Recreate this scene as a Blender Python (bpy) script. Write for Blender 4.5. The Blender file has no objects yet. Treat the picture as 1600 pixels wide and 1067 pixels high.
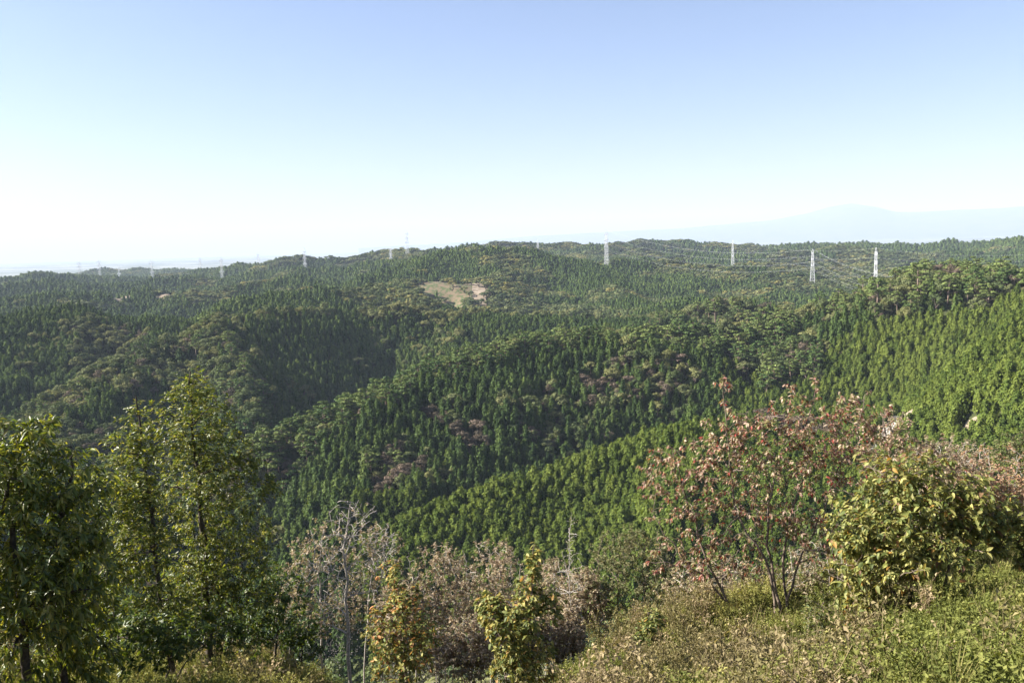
import bpy, math, random
import numpy as np
from mathutils import Vector, Matrix

SC = bpy.context.scene
COL = SC.collection
R = math.radians

# ------------------------------------------------------------------ camera
FPX = 1333.0                      # focal length in photo pixels (photo 1600 x 1067)
PITCH = math.atan(157.5 / FPX)    # looking slightly down
ROLL = R(1.7)                     # the photograph is not level
fwd = Vector((0, math.cos(PITCH), -math.sin(PITCH)))
rgt0 = Vector((1, 0, 0)); up0 = rgt0.cross(fwd)
rgt = rgt0 * math.cos(ROLL) - up0 * math.sin(ROLL)
upv = up0 * math.cos(ROLL) + rgt0 * math.sin(ROLL)
cd = bpy.data.cameras.new('camera'); cam = bpy.data.objects.new('camera', cd); COL.objects.link(cam)
cam.matrix_world = Matrix(((rgt.x, upv.x, -fwd.x, 0), (rgt.y, upv.y, -fwd.y, 0), (rgt.z, upv.z, -fwd.z, 0), (0, 0, 0, 1)))
cd.sensor_width = 36.0; cd.lens = 36.0 * FPX / 1600.0; cd.clip_start = 0.1; cd.clip_end = 120000
SC.camera = cam

# ------------------------------------------------------------------ sky and sun
SUN_AZ = -86.0     # degrees from the view direction (+Y), negative is to the left
SUN_EL = 34.0
w = bpy.data.worlds.new('World'); SC.world = w; w.use_nodes = True
nt = w.node_tree; bg = nt.nodes['Background']
sky = nt.nodes.new('ShaderNodeTexSky'); sky.sky_type = 'NISHITA'; sky.sun_disc = False
sky.sun_elevation = R(SUN_EL); sky.sun_rotation = R(SUN_AZ)
sky.altitude = 300; sky.air_density = 1.0; sky.dust_density = 1.4; sky.ozone_density = 3.0
tintn = nt.nodes.new('ShaderNodeMix'); tintn.data_type = 'RGBA'; tintn.blend_type = 'MULTIPLY'; tintn.inputs['Factor'].default_value = 1
tintn.inputs['B'].default_value = (1.05, .97, 1.04, 1)      # the camera's white balance on the sky
nt.links.new(sky.outputs[0], tintn.inputs['A']); nt.links.new(tintn.outputs['Result'], bg.inputs[0]); bg.inputs[1].default_value = 0.052
sl = bpy.data.lights.new('sun', 'SUN'); sl.energy = 5.0; sl.angle = R(0.53); sl.color = (1.0, 0.94, 0.85)
so = bpy.data.objects.new('sun', sl); COL.objects.link(so)
sdir = Vector((math.sin(R(SUN_AZ)) * math.cos(R(SUN_EL)), math.cos(R(SUN_AZ)) * math.cos(R(SUN_EL)), math.sin(R(SUN_EL))))
so.rotation_euler = sdir.to_track_quat('Z', 'Y').to_euler(); so.location = (0, 0, 60)
SC.view_settings.view_transform = 'Standard'; SC.view_settings.look = 'None'
SC.view_settings.exposure = 1.8; SC.view_settings.gamma = 1.0; SC.view_settings.use_curve_mapping = False
SC.render.engine = 'CYCLES'
SC.cycles.use_denoising = True
SC.cycles.max_bounces = 6; SC.cycles.diffuse_bounces = 3; SC.cycles.glossy_bounces = 2
SC.cycles.transmission_bounces = 4; SC.cycles.volume_bounces = 0; SC.cycles.transparent_max_bounces = 4

# ------------------------------------------------------------------ helpers
NF = np.array([tuple(fwd)]); NR_ = np.array([tuple(rgt)]); NU = np.array([tuple(upv)])
def at(px, py, d):
    """the place seen at photo pixel (px, py) at a horizontal distance of d metres"""
    v = fwd + rgt * ((px - 800) / FPX) - upv * ((py - 533.5) / FPX)
    return v * (d / math.hypot(v.x, v.y))
def hnoise(x, y, seed=0):
    xi = np.floor(x).astype(np.int64); yi = np.floor(y).astype(np.int64)
    fx = x - xi; fy = y - yi
    def h(a, b):
        n = (a * 374761393 + b * 668265263 + seed * 974634777) & 0xffffffff
        n = ((n ^ (n >> 13)) * 1274126177) & 0xffffffff
        return ((n ^ (n >> 16)) & 0xffff) / 65535.0
    u = fx * fx * (3 - 2 * fx); v = fy * fy * (3 - 2 * fy)
    return (h(xi, yi) * (1 - u) + h(xi + 1, yi) * u) * (1 - v) + (h(xi, yi + 1) * (1 - u) + h(xi + 1, yi + 1) * u) * v
def fbm(x, y, seed=0, oct=4):
    s = 0; a = 0.5; t = 0
    for o in range(oct):
        s = s + a * hnoise(x * 2 ** o + 17.3 * o, y * 2 ** o - 9.1 * o, seed + o); t += a; a *= .5
    return s / t
def sstep(a, b, x):
    t = np.clip((x - a) / (b - a), 0, 1); return t * t * (3 - 2 * t)

def mesh_np(name, V, F, mat=None, smooth=False, col=None):
    """mesh from numpy arrays; F is (n,3) or (n,4) or a list of such arrays"""
    if not isinstance(F, (list, tuple)): F = [F]
    F = [f for f in F if len(f)]
    me = bpy.data.meshes.new(name)
    V = np.ascontiguousarray(V, dtype=np.float32)
    nv = len(V); nl = sum(f.size for f in F); nf = sum(len(f) for f in F)
    me.vertices.add(nv); me.vertices.foreach_set('co', V.ravel())
    me.loops.add(nl); me.loops.foreach_set('vertex_index', np.concatenate([f.ravel() for f in F]).astype(np.int32))
    me.polygons.add(nf)
    tot = np.concatenate([np.full(len(f), f.shape[1]) for f in F]).astype(np.int32)
    st = np.concatenate([[0], np.cumsum(tot)[:-1]]).astype(np.int32)
    me.polygons.foreach_set('loop_start', st); me.polygons.foreach_set('loop_total', tot)
    if smooth: me.polygons.foreach_set('use_smooth', np.ones(nf, dtype=bool))
    if col is not None:
        a = me.attributes.new('leafcol', 'FLOAT_COLOR', 'POINT')
        c = np.ones((nv, 4), dtype=np.float32); c[:, :3] = col
        a.data.foreach_set('color', c.ravel())
    me.update(); me.validate()
    if mat: me.materials.append(mat)
    return me
class MB:
    """collects vertices and faces"""
    def __init__(s): s.v = []; s.f3 = []; s.f4 = []; s.c = []; s.n = 0
    def add(s, V, F, col=None):
        V = np.asarray(V, dtype=float); F = np.asarray(F)
        s.v.append(V); (s.f3 if F.shape[1] == 3 else s.f4).append(F + s.n); s.n += len(V)
        if col is not None: s.c.append(np.broadcast_to(np.asarray(col, dtype=float), (len(V), 3)))
    def mesh(s, name, mat=None, smooth=False):
        F = []
        if s.f3: F.append(np.concatenate(s.f3))
        if s.f4: F.append(np.concatenate(s.f4))
        return mesh_np(name, np.concatenate(s.v), F, mat, smooth, np.concatenate(s.c) if s.c else None)
def obj(name, me, parent=None, loc=None, **props):
    o = bpy.data.objects.new(name, me); COL.objects.link(o)
    if parent is not None: o.parent = parent
    if loc is not None: o.location = loc
    for k, v in props.items(): o[k] = v
    return o
def tube(mb, P, rad, k=5, col=None, cap=False):
    P = np.asarray(P, dtype=float); rad = np.broadcast_to(np.asarray(rad, dtype=float), (len(P),))
    T = np.gradient(P, axis=0); T /= np.linalg.norm(T, axis=1)[:, None] + 1e-9
    ref = np.array([0.31, 0.17, 0.93]) if abs(T[:, 2]).mean() < .8 else np.array([0.95, 0.2, 0.1])
    A = np.cross(T, ref); A /= np.linalg.norm(A, axis=1)[:, None] + 1e-9; B = np.cross(T, A)
    th = np.arange(k) * 2 * math.pi / k
    V = P[:, None] + rad[:, None, None] * (np.cos(th)[None, :, None] * A[:, None] + np.sin(th)[None, :, None] * B[:, None])
    n = len(P); i = np.arange(n - 1)[:, None] * k; j = np.arange(k)[None]; j2 = (j + 1) % k
    F = np.stack([i + j, i + j2, i + k + j2, i + k + j], -1).reshape(-1, 4)
    mb.add(V.reshape(-1, 3), F, col)

def new_mat(name):
    m = bpy.data.materials.new(name); m.use_nodes = True
    return m, m.node_tree.nodes, m.node_tree.links, m.node_tree.nodes['Principled BSDF'], m.node_tree.nodes['Material Output']
def leaf_shader(m, N, L, B, O, colsock, rough=.55, spec=.3, trans=.3, tint=(1.25, 1.2, .55)):
    B.inputs['Roughness'].default_value = rough; B.inputs['Specular IOR Level'].default_value = spec
    L.new(colsock, B.inputs['Base Color'])
    tr = N.new('ShaderNodeBsdfTranslucent'); mul = N.new('ShaderNodeMix'); mul.data_type = 'RGBA'; mul.blend_type = 'MULTIPLY'
    mul.inputs['Factor'].default_value = 1; L.new(colsock, mul.inputs['A']); mul.inputs['B'].default_value = (*tint, 1)
    L.new(mul.outputs['Result'], tr.inputs['Color'])
    mx = N.new('ShaderNodeMixShader'); mx.inputs[0].default_value = trans
    L.new(B.outputs[0], mx.inputs[1]); L.new(tr.outputs[0], mx.inputs[2]); L.new(mx.outputs[0], O.inputs['Surface'])
def foliage_mat(name, stops, rough=.7, spec=.06, trans=.2):
    """forest crowns: colour by the tree's own 'tint' (0..1) and a little per-tree chance"""
    m, N, L, B, O = new_mat(name)
    at_ = N.new('ShaderNodeAttribute'); at_.attribute_type = 'INSTANCER'; at_.attribute_name = 'tint'
    rp = N.new('ShaderNodeValToRGB'); L.new(at_.outputs['Fac'], rp.inputs[0])
    el = rp.color_ramp.elements
    while len(el) < len(stops): el.new(.5)
    for e, (p, c) in zip(el, stops): e.position = p; e.color = (*c, 1)
    gm = N.new('ShaderNodeNewGeometry')
    hs = N.new('ShaderNodeHueSaturation'); mr = N.new('ShaderNodeMapRange')
    L.new(gm.outputs['Random Per Island'], mr.inputs[0]); mr.inputs[3].default_value = .7; mr.inputs[4].default_value = 1.3
    L.new(mr.outputs[0], hs.inputs['Value']); L.new(rp.outputs[0], hs.inputs['Color'])
    leaf_shader(m, N, L, B, O, hs.outputs[0], rough, spec, trans)
    return m
def leafcol_mat(name, rough=.5, spec=.3, trans=.3, tint=(1.25, 1.2, .55)):
    m, N, L, B, O = new_mat(name)
    a = N.new('ShaderNodeAttribute'); a.attribute_name = 'leafcol'
    leaf_shader(m, N, L, B, O, a.outputs['Color'], rough, spec, trans, tint)
    return m
def bark_mat(name, c1, c2, scale=30):
    m, N, L, B, O = new_mat(name)
    tc = N.new('ShaderNodeTexCoord'); no = N.new('ShaderNodeTexNoise'); no.inputs['Scale'].default_value = scale; no.inputs['Detail'].default_value = 5
    L.new(tc.outputs['Object'], no.inputs['Vector'])
    rp = N.new('ShaderNodeValToRGB'); L.new(no.outputs[0], rp.inputs[0])
    rp.color_ramp.elements[0].position = .35; rp.color_ramp.elements[1].position = .65
    rp.color_ramp.elements[0].color = (*c1, 1); rp.color_ramp.elements[1].color = (*c2, 1)
    L.new(rp.outputs[0], B.inputs['Base Color']); B.inputs['Roughness'].default_value = .85; B.inputs['Specular IOR Level'].default_value = .2
    return m
def noise_mat(name, stops, scale, rough=.95, detail=6, bump=0, coord='Object'):
    m, N, L, B, O = new_mat(name)
    tc = N.new('ShaderNodeTexCoord'); no = N.new('ShaderNodeTexNoise'); no.inputs['Scale'].default_value = scale; no.inputs['Detail'].default_value = detail
    L.new(tc.outputs[coord], no.inputs['Vector'])
    rp = N.new('ShaderNodeValToRGB'); L.new(no.outputs[0], rp.inputs[0])
    el = rp.color_ramp.elements
    while len(el) < len(stops): el.new(.5)
    for e, (p, c) in zip(el, stops): e.position = p; e.color = (*c, 1)
    L.new(rp.outputs[0], B.inputs['Base Color']); B.inputs['Roughness'].default_value = rough; B.inputs['Specular IOR Level'].default_value = .15
    if bump:
        bp = N.new('ShaderNodeBump'); bp.inputs['Strength'].default_value = bump; L.new(no.outputs[0], bp.inputs['Height']); L.new(bp.outputs[0], B.inputs['Normal'])
    return m

# ------------------------------------------------------------------ terrain
# crests and faces of the hills: (photo x, photo y of the tree tops, distance in metres)
CREST = {
 'front_spur': [(560,815,320),(640,770,335),(740,735,345),(850,703,358),(960,668,370),(1060,645,380),(1150,622,392)],
 'pine_ridge': [(395,680,470),(440,655,480),(500,632,495),(560,605,510),(620,580,530),(700,548,550),(760,530,560),(870,508,575),(980,500,585),(1080,498,590),(1170,495,600)],
 'dark_ridge': [(330,487,760),(400,470,800),(480,465,830),(560,468,850),(640,468,860),(740,470,870),(850,478,860),(960,483,850),(1050,480,800)],
 'pale_spur': [(330,487,760),(345,520,715),(365,560,665),(380,600,610),(395,640,560)],
 'left_spur': [(300,500,770),(260,515,750),(180,545,710),(100,590,670),(40,625,630),(0,645,600),(-80,690,560)],
 'left_hill': [(-90,485,880),(0,478,900),(60,463,930),(120,460,940),(170,475,930),(230,480,920),(300,480,930)],
 'nose_hill': [(360,462,1000),(440,448,1040),(520,442,1060),(600,437,1080),(650,452,1030)],
 'clearing_hill': [(560,428,1350),(620,410,1400),(680,390,1450),(730,380,1480),(780,377,1500),(830,383,1480),(870,393,1460),(915,402,1450)],
 'pylon_hill': [(960,397,1600),(1040,398,1600),(1120,408,1550),(1200,412,1500),(1270,424,1450),(1350,432,1400)],
 'knoll': [(1050,480,800),(1100,457,770),(1130,448,770),(1180,456,760),(1230,464,735)],
 'right_ridge': [(1130,500,620),(1180,488,630),(1250,466,640),(1350,440,650),(1430,415,660),(1480,404,660),(1540,407,640),(1600,422,610),(1700,432,590)],
 'far_left': [(-120,430,2600),(0,424,2600),(60,420,2600),(130,419,2600),(170,423,2600),(230,425,2600),(300,414,2600),(350,411,2500),(400,408,2400),(445,397,2300),(500,398,2300),(550,394,2300),(600,388,2300),(640,384,2200),(700,380,2100),(740,379,2100)],
 'far_right': [(780,372,2600),(880,373,2600),(930,378,2500),(1010,368,2800),(1070,371,2800),(1140,376,2800),(1220,377,2800),(1320,370,2800),(1380,373,2800),(1430,375,2700),(1480,371,2700),(1550,373,2600),(1600,367,2400),(1720,362,2300)],
 'blue_ridge': [(-100,442,2050),(0,438,2000),(80,432,2000),(160,440,1950),(240,431,2000),(320,426,2000),(400,420,1950),(470,411,1900),(540,410,1850),(600,402,1800),(650,396,1750)],
 'quarry_ridge': [(-90,462,1500),(0,456,1500),(70,447,1500),(140,454,1480),(220,441,1520),(300,449,1450),(380,436,1480),(450,428,1500),(520,431,1450)],
 'east_ridge': [(1000,384,2300),(1080,390,2250),(1160,393,2200),(1240,386,2250),(1320,380,2300),(1400,389,2200),(1480,384,2200),(1560,389,2100),(1660,380,2000)],
 'low_ridge': [(1180,403,1850),(1260,410,1800),(1340,402,1850),(1420,414,1700),(1500,400,1800),(1580,410,1700),(1680,400,1600)],
 'clearing_spur': [(730,384,1470),(765,402,1380),(785,425,1280),(775,455,1170)],
 'clearing_flank': [(680,392,1450),(655,408,1370),(625,428,1270),(640,448,1180)],
 'pylon_spur': [(915,402,1450),(930,420,1340),(960,445,1200),(1000,462,1100)],
 'far_bumps': [(150,416,4200),(165,412,4200),(190,415,4200),(215,412,4200),(240,413,4200),(290,412,4200)],
}
FACE = [(600,850,300),(720,848,292),(850,835,288),(1000,790,285),(1100,760,280),(1250,740,270),(1250,640,345),(1350,640,320),(1300,700,285),
 (560,690,440),(700,640,470),(850,600,490),(1000,570,500),(1100,560,495),(1180,560,470),
 (460,760,400),(560,760,390),(650,735,395),(760,710,400),(860,680,410),(970,650,415),(1060,625,415),(1150,600,420),(430,700,430),(420,780,380),
 (600,540,775),(592,570,725),(590,600,665),(700,520,760),(780,510,790),(650,560,700),(850,500,780),(940,495,760),
 (450,520,765),(520,550,745),(450,580,690),(540,600,680),(480,620,620),(400,660,520),
 (200,600,640),(300,600,640),(100,640,590),(200,660,540),(300,680,530),(100,680,480),(180,700,450),(60,680,470),(0,690,440),(250,720,450),(330,740,420),(200,760,380),(380,760,370),
 (60,520,850),(100,560,790),(20,580,760),(150,520,850),(0,540,820),(180,510,870),(240,530,820),(250,500,860),
 (700,420,1300),(800,420,1300),(900,430,1250),(720,455,1150),(800,465,1080),(900,470,1050),(1000,460,1100),(1000,430,1250),(640,430,1250),(705,424,1245),(705,444,1195),(705,467,1150),(760,445,1180),
 (1050,440,1200),(1150,430,1250),(1000,480,950),(1080,462,980),(1250,440,1200),(1180,445,1100),(1300,440,1200),(1250,455,1050),
 (1250,520,560),(1350,500,540),(1450,470,520),(1550,470,480),(1600,470,450),(1300,560,470),(1200,540,520),(1400,545,470),(1500,540,400),(1600,540,360),
 (1390,600,400),(1500,620,330),(1600,620,300),(1250,590,430),(1450,680,270),(1550,700,240),(1350,700,280),(1700,560,330),(1700,480,430),
 (0,450,1900),(100,450,1800),(200,450,1700),(300,440,1700),(400,430,1700),(500,425,1700),(560,432,1600),(100,435,2200),(250,435,2100),(500,410,2000),(600,405,1900),(650,400,1850),
 (50,468,1400),(150,465,1350),(250,470,1250),(330,463,1250),(420,445,1400),(500,440,1350),
 (900,392,1900),(1000,390,2000),(1100,398,1950),(1200,400,1900),(1300,405,1900),(1400,420,1700),(1500,405,1900),(1600,415,1600),(1550,420,1500),(1350,390,2300),(1200,388,2300),(1500,388,2300)]
HT = 13.0
def dens(l, step):
    out = []
    for a, b in zip(l[:-1], l[1:]):
        n = max(1, int(abs(b[0] - a[0]) / step) or 1)
        if abs(b[0] - a[0]) < step: n = 2
        for i in range(n): out.append(tuple(a[k] + (b[k] - a[k]) * i / n for k in range(3)))
    return out + [l[-1]]
cps = []
crest_xy = {}
for k, l in CREST.items():
    jr = random.Random(len(k) * 7 + 3); jit = 4.0 if l[0][2] > 1400 else 1.5
    pts = [np.array(at(q[0], q[1] + jr.uniform(-.6, 1) * jit, q[2])) - np.array((0, 0, HT)) for q in dens(l, 22 if l[0][2] > 1400 else 30)]
    crest_xy[k] = np.array(pts); cps += pts
# valley floors between the ridges (photo x, y of the canopy, distance, extra depth)
VALLEY = [[(640,485,840,8),(600,540,775,16),(592,575,720,20),(560,620,640,20),(480,662,540,20),(410,720,455,20),(380,790,375,16)],
 [(1150,603,408,10),(1060,632,402,14),(960,660,394,15),(850,694,384,15),(740,727,374,15),(640,764,362,14),(560,805,345,12)],
 [(230,528,830,8),(150,550,780,16),(80,588,735,18),(0,622,715,18),(-80,650,690,18)],
 [(1392,535,495,8),(1388,565,445,11),(1384,592,412,9),(1350,622,372,8)],
 [(1185,515,590,8),(1172,555,505,12),(1152,598,432,12)],
 [(300,560,700,4),(270,610,620,9),(240,660,540,12),(230,720,450,12)]]
VP = np.array([np.array(at(*q[:3])) - np.array((0, 0, HT + q[3])) for l in VALLEY for q in (lambda L_: [tuple(a[k] + (b[k] - a[k]) * i / 3 for k in range(4)) for a, b in zip(L_[:-1], L_[1:]) for i in range(3)] + [L_[-1]])(l)])
FACE = [q for q in FACE if not 1580 < q[2] < 2320 and np.hypot(VP[:, 0] - at(*q).x, VP[:, 1] - at(*q).y).min() > 28]
cps += list(VP)
for q in FACE: cps.append(np.array(at(*q)) - np.array((0, 0, HT)))
base = np.array(cps)
extra = []
for k, pts in crest_xy.items():          # far side of every crest drops into a valley
    if k in ('pale_spur', 'clearing_spur', 'clearing_flank', 'pylon_spur'): continue
    for p in pts:
        d = math.hypot(p[0], p[1]); s = max(25, .055 * d)
        for k2, dr in ((1.0, .85), (2.0, 1.35)):
            q = p * ((d + s * k2) / d); q[2] = p[2] - min(s * dr, 28 * dr)
            if np.hypot(base[:, 0] - q[0], base[:, 1] - q[1]).min() > s * .5: extra.append(q)
def azp(az, r, z): return np.array((math.sin(R(az)) * r, math.cos(R(az)) * r, z))
for az in range(-45, 50, 9):
    t = sstep(5, 30, np.array(float(az)))
    for r, zl, zr in ((28, -16, -11.5), (60, -36, -25), (110, -68, -43), (170, -103, -62), (225, -125, -78)):
        extra.append(azp(az, r, zl + (zr - zl) * t))
for az in range(-50, 55, 10): extra.append(azp(az, 5200, -215.))
for az in (-55, -70, -90, -120, -150, 180, 150, 120, 90, 70, 55):
    for r, z in ((40, -14), (120, -45), (300, -80), (700, -90), (1500, -110), (2800, -120), (5000, -200)): extra.append(azp(az, r, z))
CP = np.concatenate([base, np.array(extra)])
n = len(CP)
D = np.hypot(CP[:, None, 0] - CP[None, :, 0], CP[:, None, 1] - CP[None, :, 1])
A = np.zeros((n + 1, n + 1)); A[:n, :n] = -D + np.diag(np.full(n, .3) + .002 * np.hypot(CP[:, 0], CP[:, 1])); A[:n, n] = 1; A[n, :n] = 1
def relief(xm, ym, rm):
    spur = 1 - np.abs(fbm(xm / 115, ym / 115, 11, 3) * 2 - 1) * 2
    spur2 = 1 - np.abs(fbm(xm / 330, ym / 330, 31, 4) * 2 - 1) * 2.2
    dc = np.full(xm.shape, 1e9)
    for pts in crest_xy.values():
        for a, b in zip(pts[:-1], pts[1:]):
            d = b[:2] - a[:2]; t = np.clip(((xm - a[0]) * d[0] + (ym - a[1]) * d[1]) / (d @ d), 0, 1)
            dc = np.minimum(dc, (xm - a[0] - t * d[0]) ** 2 + (ym - a[1] - t * d[1]) ** 2)
    nd = np.sqrt(dc) / np.maximum(rm, 1); fl = .12 + .88 * sstep(.015, .09, nd); fl2 = .05 + .95 * sstep(.03, .22, nd)
    return fl * np.clip((rm - 60) / 400, 0, 1) * np.interp(rm, [900, 1800], [22, 9]) * (spur - .72) + fl2 * np.clip((rm - 900) / 1500, 0, 1) * 44 * (spur2 - .85)
WGT = np.linalg.solve(A, np.concatenate([CP[:, 2], [0]]))
def rbf(x, y):
    out = np.empty(x.shape, dtype=np.float64); xf = x.ravel(); yf = y.ravel(); of = out.ravel()
    cx = CP[:, 0].astype(np.float32); cy = CP[:, 1].astype(np.float32); wt = WGT[:n].astype(np.float32)
    for i in range(0, xf.size, 8192):
        dx = xf[i:i + 8192, None].astype(np.float32) - cx; dy = yf[i:i + 8192, None].astype(np.float32) - cy
        of[i:i + 8192] = WGT[n] - np.sqrt(dx * dx + dy * dy) @ wt
    return of.reshape(x.shape)
def near_z(x, y):
    yy = np.maximum(y, .5)
    brk = 8.6 - 1.7 * np.exp(-((x / yy - .06) / .15) ** 2)
    z = -0.98 - .36 * np.minimum(y, brk) - .22 * sstep(.1, -.5, x / yy) + .12 * sstep(.3, .55, x / yy) - .78 * np.maximum(y - brk, 0)
    z = z + .11 * np.clip(x, 0, 9)
    z = z - 1.05 * np.exp(-((x / yy + .1) / .12) ** 2) * sstep(3.4, 6, y)
    z = np.where(y < 1, -1.28 - .06 * np.abs(y - 1) ** .5, z)
    return z + .22 * (fbm(x * .9, y * .9, 5) - .5) + .7 * (fbm(x * .45, y * .45, 8) - .5)
def terrain(x, y):
    r = np.hypot(x, y)
    z = np.full(x.shape, -222.0)
    m = r < 7000
    zz = rbf(x[m], y[m])
    rm = r[m]; xm = x[m]; ym = y[m]
    zz = zz + relief(xm, ym, rm)
    # the far ridges stand up as sharp spurs above lower ground
    tent = np.full(xm.shape, -1e9); wob = .62 + .8 * fbm(xm / 95, ym / 95, 71, 3)
    for nm, pts in crest_xy.items():
        if np.hypot(pts[0][0], pts[0][1]) < 440: continue
        far_ = np.hypot(pts[0][0], pts[0][1]) > 990
        for a, b in zip(pts[:-1], pts[1:]):
            d = b[:2] - a[:2]; tt = np.clip(((xm - a[0]) * d[0] + (ym - a[1]) * d[1]) / (d @ d), 0, 1)
            tent = np.maximum(tent, a[2] + (b[2] - a[2]) * tt - (.40 if far_ else .75) * wob * np.hypot(xm - a[0] - tt * d[0], ym - a[1] - tt * d[1]))
    cl = at(705, 444, 1195); low = 26 * sstep(70, 170, np.hypot(xm - cl.x, ym - cl.y))
    low = np.where(rm < 980, 5, low * sstep(980, 1250, rm) + 5 * (1 - sstep(980, 1250, rm)))
    f = sstep(410, 450, rm) * (1 - .7 * sstep(9, 17, np.degrees(np.arctan2(xm, ym))) * (1 - sstep(600, 720, rm))); zz = zz * (1 - f) + np.maximum(zz - low, tent) * f
    t = sstep(4200, 6200, rm)
    zz = zz * (1 - t) + (-222 + 10 * fbm(xm / 800, ym / 800, 3)) * t
    zn = near_z(xm, ym); u = sstep(12, 30, rm)
    z[m] = zn * (1 - u) + zz * u
    return z - np.where(r > 4500, r * r / 1.48e7, 0) * sstep(4500, 8000, r)     # the earth curves away
az_f = np.linspace(-44, 44, 521)
az_all = np.concatenate([np.arange(-180, -44.5, 5.0), az_f, np.arange(49, 180, 5.0)])
rings = np.exp(np.linspace(math.log(1.2), math.log(44000), 460))
AZ, RR = np.meshgrid(np.radians(az_all), rings)
GX = np.sin(AZ) * RR; GY = np.cos(AZ) * RR
GZ = terrain(GX, GY)
nr, na = GX.shape
V = np.concatenate([np.stack([GX, GY, GZ], -1).reshape(-1, 3), [[0, 0, -1.6]]])
i = np.arange(nr - 1)[:, None] * na; j = np.arange(na)[None]; j2 = (j + 1) % na
FQ = np.stack([i + j, i + j2, i + na + j2, i + na + j], -1).reshape(-1, 4)[:, ::-1]
FT = np.stack([np.full(na, nr * na), (np.arange(na) + 1) % na, np.arange(na)], -1)[:, ::-1]
# ground material: leaf litter and low growth, dry meadow close by, fields on the far plain
gm_, N, L, B, O = new_mat('ground_litter')
tc = N.new('ShaderNodeTexCoord')
def nz(scale, det=6):
    q = N.new('ShaderNodeTexNoise'); q.inputs['Scale'].default_value = scale; q.inputs['Detail'].default_value = det; L.new(tc.outputs['Object'], q.inputs['Vector']); return q
def ramp(src, stops):
    rp = N.new('ShaderNodeValToRGB'); L.new(src, rp.inputs[0]); el = rp.color_ramp.elements
    while len(el) < len(stops): el.new(.5)
    for e, (p, c) in zip(el, stops): e.position = p; e.color = (*c, 1)
    return rp
litter = ramp(nz(.25).outputs[0], [(.3, (.03, .035, .015)), (.55, (.05, .06, .022)), (.75, (.09, .075, .04))])
meadow = ramp(nz(6, 8).outputs[0], [(.3, (.05, .05, .02)), (.5, (.11, .105, .04)), (.7, (.2, .17, .07))])
plain = ramp(nz(.0012, 8).outputs[0], [(.35, (.05, .07, .03)), (.5, (.12, .13, .07)), (.62, (.3, .3, .28)), (.7, (.09, .1, .05))])
ln = N.new('ShaderNodeVectorMath'); ln.operation = 'LENGTH'; L.new(tc.outputs['Object'], ln.inputs[0])
def step_node(a, b):
    q = N.new('ShaderNodeMapRange'); q.inputs[1].default_value = a; q.inputs[2].default_value = b; L.new(ln.outputs['Value'], q.inputs[0]); return q
m1 = N.new('ShaderNodeMix'); m1.data_type = 'RGBA'; L.new(step_node(11, 20).outputs[0], m1.inputs['Factor']); L.new(meadow.outputs[0], m1.inputs['A']); L.new(litter.outputs[0], m1.inputs['B'])
m2 = N.new('ShaderNodeMix'); m2.data_type = 'RGBA'; L.new(step_node(4400, 5600).outputs[0], m2.inputs['Factor']); L.new(m1.outputs['Result'], m2.inputs['A']); L.new(plain.outputs[0], m2.inputs['B'])
L.new(m2.outputs['Result'], B.inputs['Base Color']); B.inputs['Roughness'].default_value = 1; B.inputs['Specular IOR Level'].default_value = .1
ground = obj('ground', mesh_np('ground', V, [FQ, FT], gm_, True), kind='structure', label='wooded hills, valleys and the far plain')

lr = np.log(rings); dlr = lr[1] - lr[0]
fi = np.where((az_all >= -44.01) & (az_all <= 44.01))[0]; f0 = fi[0]; daz = az_f[1] - az_f[0]
def gz(x, y):
    """ground height from the mesh itself (inside the detailed sector)"""
    x = np.asarray(x, dtype=float); y = np.asarray(y, dtype=float)
    r = np.hypot(x, y); a = np.degrees(np.arctan2(x, y))
    u = np.clip((np.log(r) - lr[0]) / dlr, 0, nr - 2.001); v = np.clip((a - az_f[0]) / daz, 0, len(az_f) - 2.001)
    ui = u.astype(int); vi = v.astype(int); fu = u - ui; fv = v - vi; vi = vi + f0
    return (GZ[ui, vi] * (1 - fv) + GZ[ui, vi + 1] * fv) * (1 - fu) + (GZ[ui + 1, vi] * (1 - fv) + GZ[ui + 1, vi + 1] * fv) * fu
def proj(x, y, z):
    """photo pixel of a world point"""
    P = np.stack([x, y, z], -1)
    d = P @ np.array(fwd); return 800 + FPX * (P @ np.array(rgt)) / d, 533.5 - FPX * (P @ np.array(upv)) / d

# far mountains across the plain
def mountain_range():
    prof = [(560,388),(700,380),(820,370),(960,362),(1060,357),(1120,352),(1200,345),(1260,334),(1300,323),(1330,318),(1370,324),(1400,332),(1440,331),(1500,328),(1560,326),(1620,321),(1720,318),(1850,330),(2000,350)]
    mb = MB(); pts = dens([(a, b, 31000) for a, b in prof], 12)
    rows = []
    rng = np.random.default_rng(4)
    C = np.array([at(*p) for p in pts]); C[:, 2] += 25 * (fbm(np.arange(len(C)) * .5, np.zeros(len(C)), 77, 3) - .5)
    nrow = 9
    for k in range(nrow):
        t = k / (nrow - 1); s = 1 - .16 * t
        q = C.copy(); q[:, :2] *= s
        q[:, 2] = -290 + (C[:, 2] + 290) * (1 - t) ** 1.15 + 45 * np.sin(t * math.pi) * (fbm(np.arange(len(C)) * .35, np.full(len(C), k * .5), 9, 3) - .5)
        rows.append(q)
    back = C.copy(); back[:, :2] *= 1.08; back[:, 2] = -295
    rows = [back] + rows
    W = np.stack(rows); a, b = W.shape[:2]
    i = np.arange(a - 1)[:, None] * b; j = np.arange(b - 1)[None]
    mb.add(W.reshape(-1, 3), np.stack([i + j, i + j + 1, i + b + j + 1, i + b + j], -1).reshape(-1, 4))
    obj('mountains', mb.mesh('mountains', noise_mat('mountain_forest', [(.3, (.05, .07, .04)), (.7, (.1, .1, .07))], .002), True), kind='structure', label='faint blue mountains beyond the plain')
mountain_range()
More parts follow.
